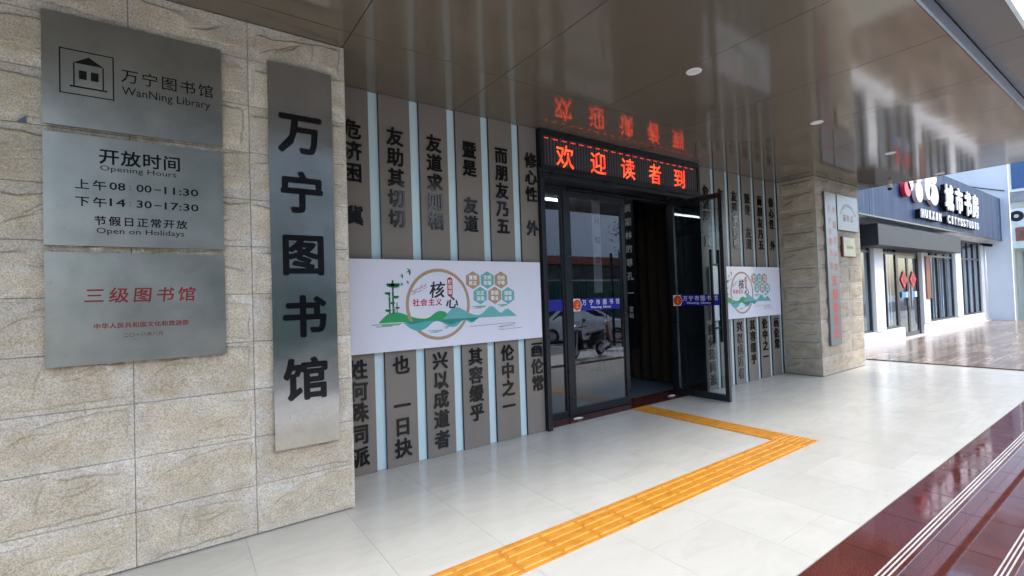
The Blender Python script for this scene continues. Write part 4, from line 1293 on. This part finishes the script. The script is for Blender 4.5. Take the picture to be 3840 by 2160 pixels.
bm = BM(); bmesh.ops.create_uvsphere(bm, u_segments=14, v_segments=8, radius=0.038)
bmesh.ops.translate(bm, verts=bm.verts, vec=(11.05, 3.16, 3.335)); build('camera_dome', bm, FRAME2, t, True)

# ================================================================== SHOP NEXT DOOR
terr = obox('shop_terrace', 11.56, 26.28, 0.2, 4.545, -0.3, 0.004, mat('dark_joint_bed', (0.05, 0.04, 0.035), 0.9)); terr['kind'] = 'structure'
pm = {}
y = 4.52; n = 0; rowi = 0
PW, PLn = 0.2, 1.25
while y > 0.75 and n < 292:
    x = 11.565 - (rowi % 3) * 0.4
    while x < 26.27:
        a, b = max(x, 11.565), min(x + PLn, 26.27)
        if b - a > 0.05:
            k = round(b - a, 2)
            if k not in pm: pm[k] = tile_mesh('wood_plank', b - a - 0.004, PW - 0.004, 0.016, WOOD, 0.0015)
            inst('plank', pm[k], ((a + b) / 2, y - PW / 2, 0.020), terr); n += 1
        x += PLn
    y -= PW; rowi += 1
obox('plank_field', 11.565, 26.27, 0.21, y, 0.005, 0.018, WOOD, terr)['kind'] = 'stuff'
obox('skirting_curb', 11.57, 26.28, 4.44, 4.540, 0.021, 0.045, WHITEWALL, terr)

FY = 4.54
shop = empty('shop_building', (19.0, 5.5, 0.0), 'white and dark blue single-storey shop front next to the library porch', 'building')
def W_(name, *a, bev=0.0, m=WHITEWALL): return obox(name, *a, m, shop, bev)
W_('wall', 11.30, 16.53, FY, 4.75, 0.046, 0.338)
W_('wall', 18.20, 26.17, FY, 4.75, 0.046, 0.338)
W_('wall', 11.30, 26.17, FY, 4.75, 3.05, 3.30)
for a, b, dy in ((14.40, 15.02, 0.03), (18.16, 18.76, 0.03), (21.78, 22.48, 0.03), (25.48, 26.17, 0.0)):
    W_('column', a, b, FY - dy, 4.749, 0.339, 3.049, bev=0.006)
W_('inner_floor', 10.72, 26.17, 4.751, 9.0, -0.2, 0.03, m=GREYWALL)
W_('rear_wall', 10.72, 26.17, 9.0, 9.2, 0.0, 6.5, m=CREAM)
W_('roof_slab', 10.72, 26.17, 4.08, 8.99, 3.301, 3.5, m=WHITEWALL)
W_('canopy_underside', 11.30, 26.17, 4.085, 4.539, 3.17, 3.30, m=WHITEWALL)
W_('end_wall', 26.175, 26.34, 3.83, 9.2, 0.021, 7.2, m=BLUEWALL)
W_('end_wall_edge', 26.17, 26.345, 3.805, 3.829, 0.021, 7.2, m=WHITEP)
W_('upper_wall', 11.3, 26.17, 6.8, 7.0, 3.501, 8.5, m=BLUEWALL)
bm = BM(); tube(bm, [(25.62, 4.46, 0.05), (25.62, 4.46, 3.05)], 0.035, 8); build('downpipe', bm, WHITEP, shop, True)
bm = BM(); tube(bm, [(26.12, 3.9, 5.0), (26.1, 4.6, 5.25), (26.05, 6.7, 6.2)], 0.02, 6); build('cable', bm, FRAME2, shop)
# balcony railing above
bm = BM()
for k in range(60): x = 12 + 0.235 * k; box(bm, x, x + 0.03, 6.0, 6.03, 3.501, 6.6)
box(bm, 12, 26.1, 5.995, 6.035, 6.6, 6.66)
build('roof_railing', bm, mat('dark_green_paint', (0.02, 0.07, 0.06), 0.5), shop)
# shutter box
sb = obox('shutter_box', 13.42, 20.50, 4.10, FY - 0.001, 2.462, 2.975, SHUTTER, shop, 0.01)
# windows
def window(a, b, splits, z0=0.339, z1=3.04, tr=2.385, y=4.60):
    bm = BM(); f = 0.06
    box(bm, a, b, y, y + 0.06, z0, z0 + f); box(bm, a, b, y, y + 0.06, z1 - f, z1); box(bm, a, b, y, y + 0.06, tr - f / 2, tr + f / 2)
    xs_ = [a] + splits + [b - f]
    for s in xs_:
        box(bm, s, s + f, y, y + 0.06, z0 + f, tr - f / 2); box(bm, s, s + f, y, y + 0.06, tr + f / 2, z1 - f)
    w_ = build('window', bm, FRAME, shop)
    for i in range(len(xs_) - 1):
        for za, zb in ((z0 + f + 0.001, tr - f / 2 - 0.001), (tr + f / 2 + 0.001, z1 - f - 0.001)):
            obox('pane', xs_[i] + f + 0.001, xs_[i + 1] - 0.001, y + 0.026, y + 0.032, za, zb, SHOPGLASS, w_)
    return w_
window(11.32, 14.39, [12.9])
window(15.03, 16.30, [15.45])
window(18.77, 21.77, [19.35, 20.05, 20.9])
window(22.49, 25.47, [23.1, 23.8, 24.6])
# blinds behind the glass, one per window
for a, b in ((11.4, 14.3), (15.1, 16.2), (18.85, 21.7), (22.55, 25.4)):
    bm = BM(); x = a
    rg = random.Random(int(a * 10))
    while x < b - 0.1:
        w_ = rg.uniform(0.12, 0.3)
        if rg.random() < 0.9:
            v = [bm.verts.new(c) for c in ((x, 4.700 + rg.uniform(0, 0.03), 0.4), (x + w_ * 0.9, 4.745, 0.4), (x + w_ * 0.9, 4.745, 3.0), (x, 4.700, 3.0))]
            bm.faces.new(v)
        x += w_
    build('blind', bm, BLIND, shop)
# shop doors
bm = BM()
box(bm, 16.31, 18.15, 4.60, 4.66, 2.36, 2.44); box(bm, 16.31, 16.37, 4.60, 4.66, 0.03, 2.36); box(bm, 18.09, 18.15, 4.60, 4.66, 0.03, 2.36)
box(bm, 16.31, 18.15, 4.60, 4.66, 2.98, 3.04)
build('door_frame', bm, FRAME, shop)
for a, b in ((16.38, 17.22), (17.23, 18.08)):
    bm = BM(); leafframe(bm, a, b, 0.04, 2.355, 4.61, 4.65, 0.07, 0.08, 0.12)
    d = build('door', bm, FRAME, shop)
    obox('pane', a + 0.071, b - 0.071, 4.626, 4.632, 0.161, 2.274, SHOPGLASS, d)
    hx = 17.12 if a < 17 else 17.33
    obox('door_handle', hx - 0.02, hx + 0.02, 4.56, 4.609, 0.9, 1.5, SILVER, d)
W_('door_step', 16.53, 18.20, FY - 0.02, 4.75, 0.021, 0.045, m=CONCRETE)
# decorations on the shop doors
for i, (cx, lb) in enumerate(((16.88, 'red diamond paper with a character on the left leaf of the shop door'), (17.66, 'red diamond paper with a character on the right leaf of the shop door'))):
    t = empty('door_paper', (cx, 4.60, 1.4), lb, 'decoration', 'red diamonds on the shop door')
    bm = BM(); sheet_y(bm, [(cx - 0.27, 1.665), (cx, 1.405), (cx + 0.27, 1.665), (cx, 1.93)], 4.6045, 0.004); build('paper', bm, mat('bright_red_paper', (0.75, 0.04, 0.06), 0.5), t)
    text('printed_word', '福', cx, 1.66, 4.6035, 0.28, 0.28, C_BLACK, t, bold=0.01)
    obox('blue_notice', cx - 0.26, cx + 0.10, 4.600, 4.604, 1.15, 1.31, mat('sky_blue_sticker', (0.05, 0.25, 0.70), 0.4), t)
    obox('white_notice', cx + 0.105, cx + 0.25, 4.600, 4.604, 1.15, 1.31, WHITEP, t)
t = obox('wooden_plaque', 18.37, 18.755, 4.470, 4.508, 1.075, 2.34, mat('reddish_brown_wood', (0.22, 0.085, 0.045), 0.5, var=0.25, stretch=(8, 8, 1)), None, 0.004)
tag(t, 'tall narrow reddish brown wooden plaque on the white column beside the shop door', 'plaque')
# shop name board
sg = empty('shop_sign', (19.0, 4.05, 3.1), 'long dark blue metal sign board with white raised letters over the shop front', 'sign')
seg_x = [11.30] + [11.30 + 1.488 * k for k in range(1, 10)] + [26.165]
for a, b in zip(seg_x, seg_x[1:]):
    obox('metal_sheet', a, b - 0.012, 4.045, 4.079, 3.115, 4.740, SHOPPANEL, sg, 0.003)
obox('lower_edge', 11.30, 26.16, 4.035, 4.079, 3.075, 3.114, FRAME2, sg)
obox('sign_body', 11.30, 26.16, 4.080, 4.30, 3.502, 4.735, FRAME2, sg)
def sign_letter(ch, cx, cz, w_, h_, em=True, bold=0.03, y=3.90):
    o = text('letter', ch, cx, cz, y, w_, h_, SIGNWHITE, sg, bold=bold, depth=0.03, em=em)
    text('letter_side', ch, cx, cz, y + 0.1, w_, h_, FRAME2, o, bold=bold, depth=0.10, em=em)
SIGNWHITE = mat('white_acrylic', (0.82, 0.82, 0.82), 0.3, var=0.02)
for ch, cx in zip('城市书房', (18.43, 19.47, 20.47, 21.40)):
    sign_letter(ch, cx, 3.985, 0.82, 0.78, bold=0.035)
x = 16.10
for wd, n_, xa, xb in (('HUIXIN', 6, 15.85, 17.68), ('CITYSSTUDIO', 11, 18.25, 21.90)):
    for i, ch in enumerate(wd):
        pit = (xb - xa) / n_
        sign_letter(ch, xa + pit * (i + 0.5), 3.37, pit * (0.30 if ch == 'I' else 0.60), 0.22, em=False, bold=0.03, y=3.93)
# pink and white rounded motifs left of the name
PINKA = mat('pale_pink_acrylic', (0.72, 0.60, 0.66), 0.35, var=0.1, vscale=4)
for (cx, cz, rx, rz, m) in ((15.02, 3.92, 0.24, 0.20, C_RED), (15.24, 4.10, 0.22, 0.22, SIGNWHITE), (15.92, 3.92, 0.30, 0.27, PINKA), (15.90, 4.35, 0.30, 0.18, PINKA), (16.70, 4.15, 0.28, 0.36, SIGNWHITE), (17.20, 3.98, 0.40, 0.30, PINKA), (17.20, 4.45, 0.30, 0.18, PINKA)):
    bm = BM()
    P = [(cx + rx * math.cos(2 * math.pi * k / 20), cz + rz * math.sin(2 * math.pi * k / 20)) for k in range(20)]
    sheet_y(bm, P, 3.93, 0.09); build('motif', bm, m, sg)
t = empty('bullet_camera', (25.3, 4.45, 2.95), 'small dark bullet security camera under the right end of the shop canopy', 'security camera')
bm = BM(); tube(bm, [(25.30, 4.20, 2.90), (25.42, 4.44, 2.96)], 0.06, 10); build('camera_body', bm, FRAME2, t)
obox('bracket', 25.38, 25.44, 4.44, 4.539, 2.95, 3.02, FRAME2, t)

# ================================================================== BUILDING BEYOND THE SHOP
nb = empty('neighbour_building', (36.5, 6.0, -0.3), 'cream building with flat canopy and blue window beyond the shop end wall', 'building')
def N_(name, *a, m=CREAM, bev=0.0): return obox(name, *a, m, nb, bev)
N_('wall', 35.0, 44.0, 1.0, 16.0, -0.46, 5.55, m=CREAM)
N_('upper_wall', 34.9, 44.0, 1.0, 16.0, 5.551, 14.0, m=mat('stained_grey_render', (0.34, 0.35, 0.36), 0.8, var=0.3, vscale=1.0))
N_('column', 33.3, 33.9, 4.75, 5.20, -0.455, 3.10)
N_('canopy', 33.2, 34.99, 1.0, 5.30, 3.101, 4.35, m=mat('pale_green_render', (0.60, 0.68, 0.64), 0.7))
N_('shop_board', 33.15, 33.199, 1.0, 4.66, 3.45, 4.10, m=mat('brown_sign_board', (0.22, 0.08, 0.06), 0.5, var=0.3, vscale=4))
N_('gate', 34.90, 34.999, 1.0, 4.70, -0.455, 3.0, m=mat('grey_shutter', (0.28, 0.28, 0.30), 0.5, stretch=(1, 1, 10)))
wn = N_('window', 34.80, 34.899, 3.9, 5.06, 6.05, 7.6, m=WHITEWALL)
obox('pane', 34.79, 34.799, 4.02, 4.94, 6.18, 7.5, mat('blue_window_film', (0.03, 0.10, 0.25), 0.15), wn)
for i, (y0, z0_, lb) in enumerate(((4.42, 4.36, 'white air conditioner unit with round fan grille on the canopy beyond the shop'), (3.45, 4.36, 'dark air conditioner unit on the canopy, at the right edge of the view'))):
    t = empty('air_conditioner', (34.3, y0 + 0.25, z0_), lb, 'air conditioner', 'air conditioners on the neighbouring canopy')
    obox('casing', 34.15, 34.6, y0, y0 + 0.62, z0_, z0_ + 0.75, WHITEP if i == 0 else FRAME, t, 0.01)
    bm = BM(); disc(bm, (34.11, y0 + 0.31, z0_ + 0.38), 0.26, 'X', 0.035, 24); g = build('fan_grille', bm, FRAME2, t)
    bm = BM(); disc(bm, (34.085, y0 + 0.31, z0_ + 0.38), 0.09, 'X', 0.02, 16); build('fan_hub', bm, SILVER, g)

# ================================================================== ACROSS THE STREET (seen mirrored in the door glass)
hf = empty('hoarding_fence', (16, -12.0, -0.46), 'teal corrugated hoarding across the street, mirrored in the door glass', 'fence')
HPm = None
for k in range(26):
    x = -4 + 1.5 * k
    if HPm is None:
        bm = BM()
        for j in range(6):
            v = [(j * 0.25, 0.0), (j * 0.25 + 0.1, 0.0), (j * 0.25 + 0.125, 0.04), (j * 0.25 + 0.225, 0.04), (j * 0.25 + 0.25, 0.0)]
            for (a, b), (c, d) in zip(v, v[1:]):
                q = [bm.verts.new(p) for p in ((a, b, 0), (c, d, 0), (c, d, 2.85), (a, b, 2.85))]; bm.faces.new(q[::-1])
        bmesh.ops.solidify(bm, geom=bm.faces[:], thickness=0.01)
        HPm = bpy.data.meshes.new('hoarding_sheet'); bm.to_mesh(HPm); bm.free(); HPm.materials.append(TEAL_HOARD)
    inst('hoarding_sheet', HPm, (x, -12.0, -0.455), hf)
obox('top_rail', -4, 35, -12.02, -11.93, 2.40, 2.47, SILVER, hf)
def far_block(name, x0, x1, y0, y1, h, m, label, wins=None, roof=None):
    t = empty(name, ((x0 + x1) / 2, (y0 + y1) / 2, -0.455), label, 'building', 'buildings across the street')
    obox('wall', x0, x1, y0, y1, -0.455, h, m, t)
    if roof: obox('roof', x0 - 0.3, x1 + 0.3, y0 - 0.3, y1 + 0.5, h + 0.001, h + roof, ROOFRED, t)
    if wins:
        nx, nz, z0 = wins
        for i in range(nx):
            for j in range(nz):
                cx = x0 + (i + 0.5) * (x1 - x0) / nx; cz = z0 + j * 3.0
                if cz + 0.8 > h: continue
                f = obox('window', cx - 0.8, cx + 0.8, y1 + 0.001, y1 + 0.06, cz - 0.8, cz + 0.8, WHITEP, t)
                obox('pane', cx - 0.72, cx + 0.72, y1 + 0.061, y1 + 0.07, cz - 0.72, cz + 0.72, FRAME, f)
    return t
far_block('masonry_building', 14, 34, -20, -14.0, 3.55, BRICKDK, 'low dark masonry building with red roof across the street, mirrored in the glass', (6, 1, 1.6), 0.5)
far_block('grey_block', -6, 12, -30, -20.5, 13, GREYWALL, 'tall grey block across the street opposite the near pier', (7, 4, 2.0))
far_block('pale_block', 24, 48, -34, -24, 15, WHITEWALL, 'tall pale block across the street behind the low masonry building')
nw = obox('netted_scaffold', 15, 23, -28, -22.0, -0.455, 7.0, NET, None)
tag(nw, 'green netted scaffold box behind the low masonry building across the street', 'scaffold')
def tree(x, y, h, seed, label):
    t = empty('street_tree', (x, y, -0.46), label, 'tree', 'trees across the street')
    rg = random.Random(seed)
    bm = BM(); tube(bm, [(x, y, -0.5), (x + 0.1, y, h * 0.35), (x - 0.05, y + 0.1, h * 0.6), (x, y, h * 0.8)], [0.2, 0.15, 0.1, 0.03], 8)
    for k in range(5):
        a = rg.uniform(0, 6.28); z = h * rg.uniform(0.35, 0.6)
        tube(bm, [(x, y, z), (x + math.cos(a) * 1.2, y + math.sin(a) * 1.2, z + 1.0), (x + math.cos(a) * 1.9, y + math.sin(a) * 1.9, z + 1.8)], [0.07, 0.045, 0.02], 6)
    build('trunk', bm, BARK, t)
    bm = BM()
    cl = [(rg.uniform(-1.8, 1.8), rg.uniform(-1.8, 1.8), h * 0.55 + rg.uniform(-0.5, 2.2)) for _ in range(14)]
    for k in range(2600):
        c = rg.choice(cl); d = Vector((rg.gauss(0, 1), rg.gauss(0, 1), rg.gauss(0, 0.8))) * 0.42
        p = Vector((x + c[0], y + c[1], c[2])) + d
        n_ = Vector((rg.gauss(0, 1), rg.gauss(0, 1), rg.gauss(0, 1))).normalized(); s_ = n_.orthogonal().normalized() * 0.09; u_ = n_.cross(s_).normalized() * 0.05
        bm.faces.new([bm.verts.new(p + q) for q in (-s_, -u_, s_, u_)])
    build('crown', bm, FOLIAGE, t)
tree(12.0, -11.0, 6.5, 2, 'leafy green tree across the street in front of the teal hoarding')
tree(26.0, -11.0, 7.0, 5, 'leafy green tree across the street, beyond the parked white car')
tree(2.0, -11.0, 6.5, 9, 'leafy green tree across the street opposite the near pier')

# white parked car
def car(x, y, ang, label):
    t = empty('parked_car', (x, y, -0.452), label, 'car')
    ca, sa = math.cos(ang), math.sin(ang)
    def T(bm):
        for v in bm.verts:
            X, Y_, Z = v.co; v.co = (x + X * ca - Y_ * sa, y + X * sa + Y_ * ca, -0.452 + Z)
        return bm
    prof = [(-2.1, 0.35, 0.62), (-2.15, 0.6, 0.80), (-2.05, 0.88, 0.84), (-1.55, 0.98, 0.82), (-1.0, 1.40, 0.64), (-0.2, 1.50, 0.62), (0.5, 1.42, 0.64), (1.2, 1.0, 0.80), (1.9, 0.86, 0.80), (2.12, 0.62, 0.76), (2.1, 0.34, 0.66)]
    bm = BM(); Lh = [bm.verts.new((a, -c, b)) for a, b, c in prof]; Rh = [bm.verts.new((a, c, b)) for a, b, c in prof]
    n_ = len(prof)
    # side belt
    Lm = [bm.verts.new((a, -0.88, min(b, 0.92))) for a, b, c in prof]; Rm = [bm.verts.new((a, 0.88, min(b, 0.92))) for a, b, c in prof]
    Lb = [bm.verts.new((a, -0.86, 0.24)) for a, b, c in prof]; Rb = [bm.verts.new((a, 0.86, 0.24)) for a, b, c in prof]
    for i in range(n_ - 1):
        bm.faces.new((Lh[i], Lh[i + 1], Rh[i + 1], Rh[i])); bm.faces.new((Lm[i], Lm[i + 1], Lh[i + 1], Lh[i])); bm.faces.new((Rh[i], Rh[i + 1], Rm[i + 1], Rm[i]))
        bm.faces.new((Lb[i], Lb[i + 1], Lm[i + 1], Lm[i])); bm.faces.new((Rm[i], Rm[i + 1], Rb[i + 1], Rb[i])); bm.faces.new((Lb[i + 1], Lb[i], Rb[i], Rb[i + 1]))
    for e in (0, n_ - 1): bm.faces.new((Lb[e], Lm[e], Lh[e], Rh[e], Rm[e], Rb[e]) if e == 0 else (Rb[e], Rm[e], Rh[e], Lh[e], Lm[e], Lb[e]))
    bmesh.ops.recalc_face_normals(bm, faces=bm.faces)
    build('body', T(bm), CARWHITE, t, False)
    GL = FRAME
    for s in (-1, 1):
        bm = BM(); P = [(-1.35, 0.97, 0.84), (-0.92, 1.34, 0.685), (0.45, 1.37, 0.68), (1.0, 1.02, 0.83)]
        q = [bm.verts.new((a, s * c, b)) for a, b, c in P]; bm.faces.new(q); bmesh.ops.solidify(bm, geom=bm.faces[:], thickness=0.01); build('side_window', T(bm), GL, t)
    for P in ([(-1.50, 1.01, 0.76), (-1.04, 1.38, 0.58)], [(1.16, 1.05, 0.74), (0.56, 1.41, 0.58)]):
        bm = BM(); (a, b, c), (d, e, f) = P; o_ = 0.012 * (-1 if a < 0 else 1)
        q = [bm.verts.new(v) for v in ((a + o_, -c, b + 0.01), (a + o_, c, b + 0.01), (d + o_, f, e + 0.01), (d + o_, -f, e + 0.01))]; bm.faces.new(q); bmesh.ops.solidify(bm, geom=bm.faces[:], thickness=0.006); build('windscreen', T(bm), GL, t)
    for wx in (-1.35, 1.35):
        for s in (-1, 1):
            bm = BM(); disc(bm, (wx, s * 0.80 - 0.10, 0.31), 0.31, 'Y', 0.20, 20); wobj = build('wheel', T(bm), RUBBER, t)
            bm = BM(); disc(bm, (wx, s * 0.905 - (0.01 if s > 0 else 0.0), 0.31), 0.19, 'Y', 0.012, 16); build('rim', T(bm), SILVER, wobj)
    for s in (-1, 1):
        bm = BM(); box(bm, -2.17, -2.10, s * 0.62 - 0.15, s * 0.62 + 0.15, 0.66, 0.80); build('headlight', T(bm), SILVER, t)
        bm = BM(); box(bm, 2.06, 2.14, s * 0.62 - 0.13, s * 0.62 + 0.13, 0.66, 0.80); build('tail_light', T(bm), C_RED, t)
car(14.3, -6.2, R(35), 'white saloon car parked across the kerb lane, mirrored in the door glass')

# scooter
def scooter(x, y, ang, label, body_m, group=None):
    t = empty('parked_scooter', (x, y, -0.457), label, 'scooter', group)
    ca, sa = math.cos(ang), math.sin(ang)
    def T(bm):
        for v in bm.verts:
            X, Y_, Z = v.co; v.co = (x + X * ca - Y_ * sa, y + X * sa + Y_ * ca, -0.457 + Z)
        return bm
    def loft(prof, segs=10):
        """prof: list of (x, z_center, half_height, half_width)"""
        bm = BM(); rings = []
        for (px_, zc, hh, hw) in prof:
            rings.append([bm.verts.new((px_, hw * math.cos(2 * math.pi * k / segs), zc + hh * math.sin(2 * math.pi * k / segs))) for k in range(segs)])
        for a, b in zip(rings, rings[1:]):
            for k in range(segs): bm.faces.new((a[k], a[(k + 1) % segs], b[(k + 1) % segs], b[k]))
        bm.faces.new(rings[0]); bm.faces.new(rings[-1][::-1]); bmesh.ops.recalc_face_normals(bm, faces=bm.faces); return bm
    for wx in (-0.64, 0.62):
        bm = BM(); bmesh.ops.create_uvsphere(bm, u_segments=18, v_segments=8, radius=0.24)
        for v in bm.verts:
            X, Y_, Z = v.co; r = math.hypot(X, Y_); v.co = (X, Z * 0.24, Y_)
        bmesh.ops.translate(bm, verts=bm.verts, vec=(wx, 0, 0.24)); w_ = build('wheel', T(bm), RUBBER, t, True)
        bm = BM(); disc(bm, (wx, -0.062, 0.24), 0.13, 'Y', 0.124, 14); build('rim', T(bm), SILVER, w_)
    build('tail_body', T(loft([(0.05, 0.42, 0.10, 0.10), (0.25, 0.52, 0.20, 0.15), (0.55, 0.60, 0.17, 0.15), (0.80, 0.68, 0.09, 0.10), (0.92, 0.72, 0.03, 0.04)])), body_m, t, True)
    build('seat', T(loft([(-0.02, 0.72, 0.03, 0.09), (0.15, 0.76, 0.05, 0.14), (0.45, 0.79, 0.055, 0.15), (0.75, 0.82, 0.04, 0.12), (0.85, 0.82, 0.01, 0.06)])), RUBBER, t, True)
    bm = BM(); box(bm, -0.50, 0.12, -0.15, 0.15, 0.27, 0.33); build('footboard', T(bm), RUBBER, t)
    bm = BM()
    q = [(-0.46, 0.28), (-0.40, 0.28), (-0.50, 0.90), (-0.60, 0.90)]
    A = [bm.verts.new((a, -0.19, b)) for a, b in q]; B = [bm.verts.new((a, 0.19, b)) for a, b in q]
    bm.faces.new(A); bm.faces.new(B[::-1])
    for k in range(4): bm.faces.new((A[(k + 1) % 4], A[k], B[k], B[(k + 1) % 4]))
    build('leg_shield', T(bm), body_m, t)
    build('front_fender', T(loft([(-0.86, 0.36, 0.03, 0.05), (-0.78, 0.50, 0.05, 0.09), (-0.62, 0.56, 0.06, 0.10), (-0.46, 0.50, 0.04, 0.08)])), body_m, t, True)
    bm = BM(); tube(bm, [(-0.64, 0.09, 0.26), (-0.56, 0.09, 0.95)], 0.025, 8); tube(bm, [(-0.64, -0.09, 0.26), (-0.56, -0.09, 0.95)], 0.025, 8); build('fork', T(bm), SILVER, t)
    bm = BM(); tube(bm, [(-0.44, -0.34, 1.02), (-0.54, -0.12, 0.98), (-0.54, 0.12, 0.98), (-0.44, 0.34, 1.02)], 0.018, 8); hb = build('handlebar', T(bm), RUBBER, t)
    for s in (-1, 1):
        bm = BM(); tube(bm, [(-0.50, s * 0.22, 1.0), (-0.50, s * 0.28, 1.16)], 0.008, 6); disc(bm, (-0.51, s * 0.30, 1.20), 0.06, 'X', 0.02, 12); build('mirror', T(bm), RUBBER, hb)
    build('headlight', T(loft([(-0.70, 0.95, 0.05, 0.07), (-0.58, 0.97, 0.09, 0.12), (-0.48, 0.97, 0.05, 0.08)])), SILVER, t, True)
    bm = BM(); tube(bm, [(0.30, 0.17, 0.24), (0.50, 0.19, 0.28), (0.86, 0.20, 0.36)], [0.03, 0.05, 0.055], 10); build('exhaust', T(bm), SILVER, t, True)
    bm = BM(); box(bm, 0.86, 0.94, -0.08, 0.08, 0.66, 0.74); build('tail_light', T(bm), C_RED, t)
    bm = BM(); tube(bm, [(0.05, 0.1, 0.28), (0.12, 0.22, 0.0)], 0.012, 6); build('kickstand', T(bm), SILVER, t)
scooter(10.72, -2.15, R(-6), 'black scooter parked across the pavement before the steps, mirrored in the glass', FRAME, 'parked scooters')
scooter(12.9, -2.6, R(60), 'red tailed dark scooter parked to the right of the black one, mirrored in the glass', mat('dark_red_paint', (0.12, 0.02, 0.02), 0.3), 'parked scooters')

for o in S.objects:
    if o.parent and o.name.split('.')[0] in ('lettering', 'printed_birds', 'printed_blossom', 'printed_dashes', 'printed_bamboo_leaves', 'printed_word', 'engraved_line', 'emblem_mark', 'printed_scroll_line', 'blind'):
        o['kind'] = 'stuff'
    if o.type == 'MESH' and not o.data.materials:
        print('NO MATERIAL', o.name)
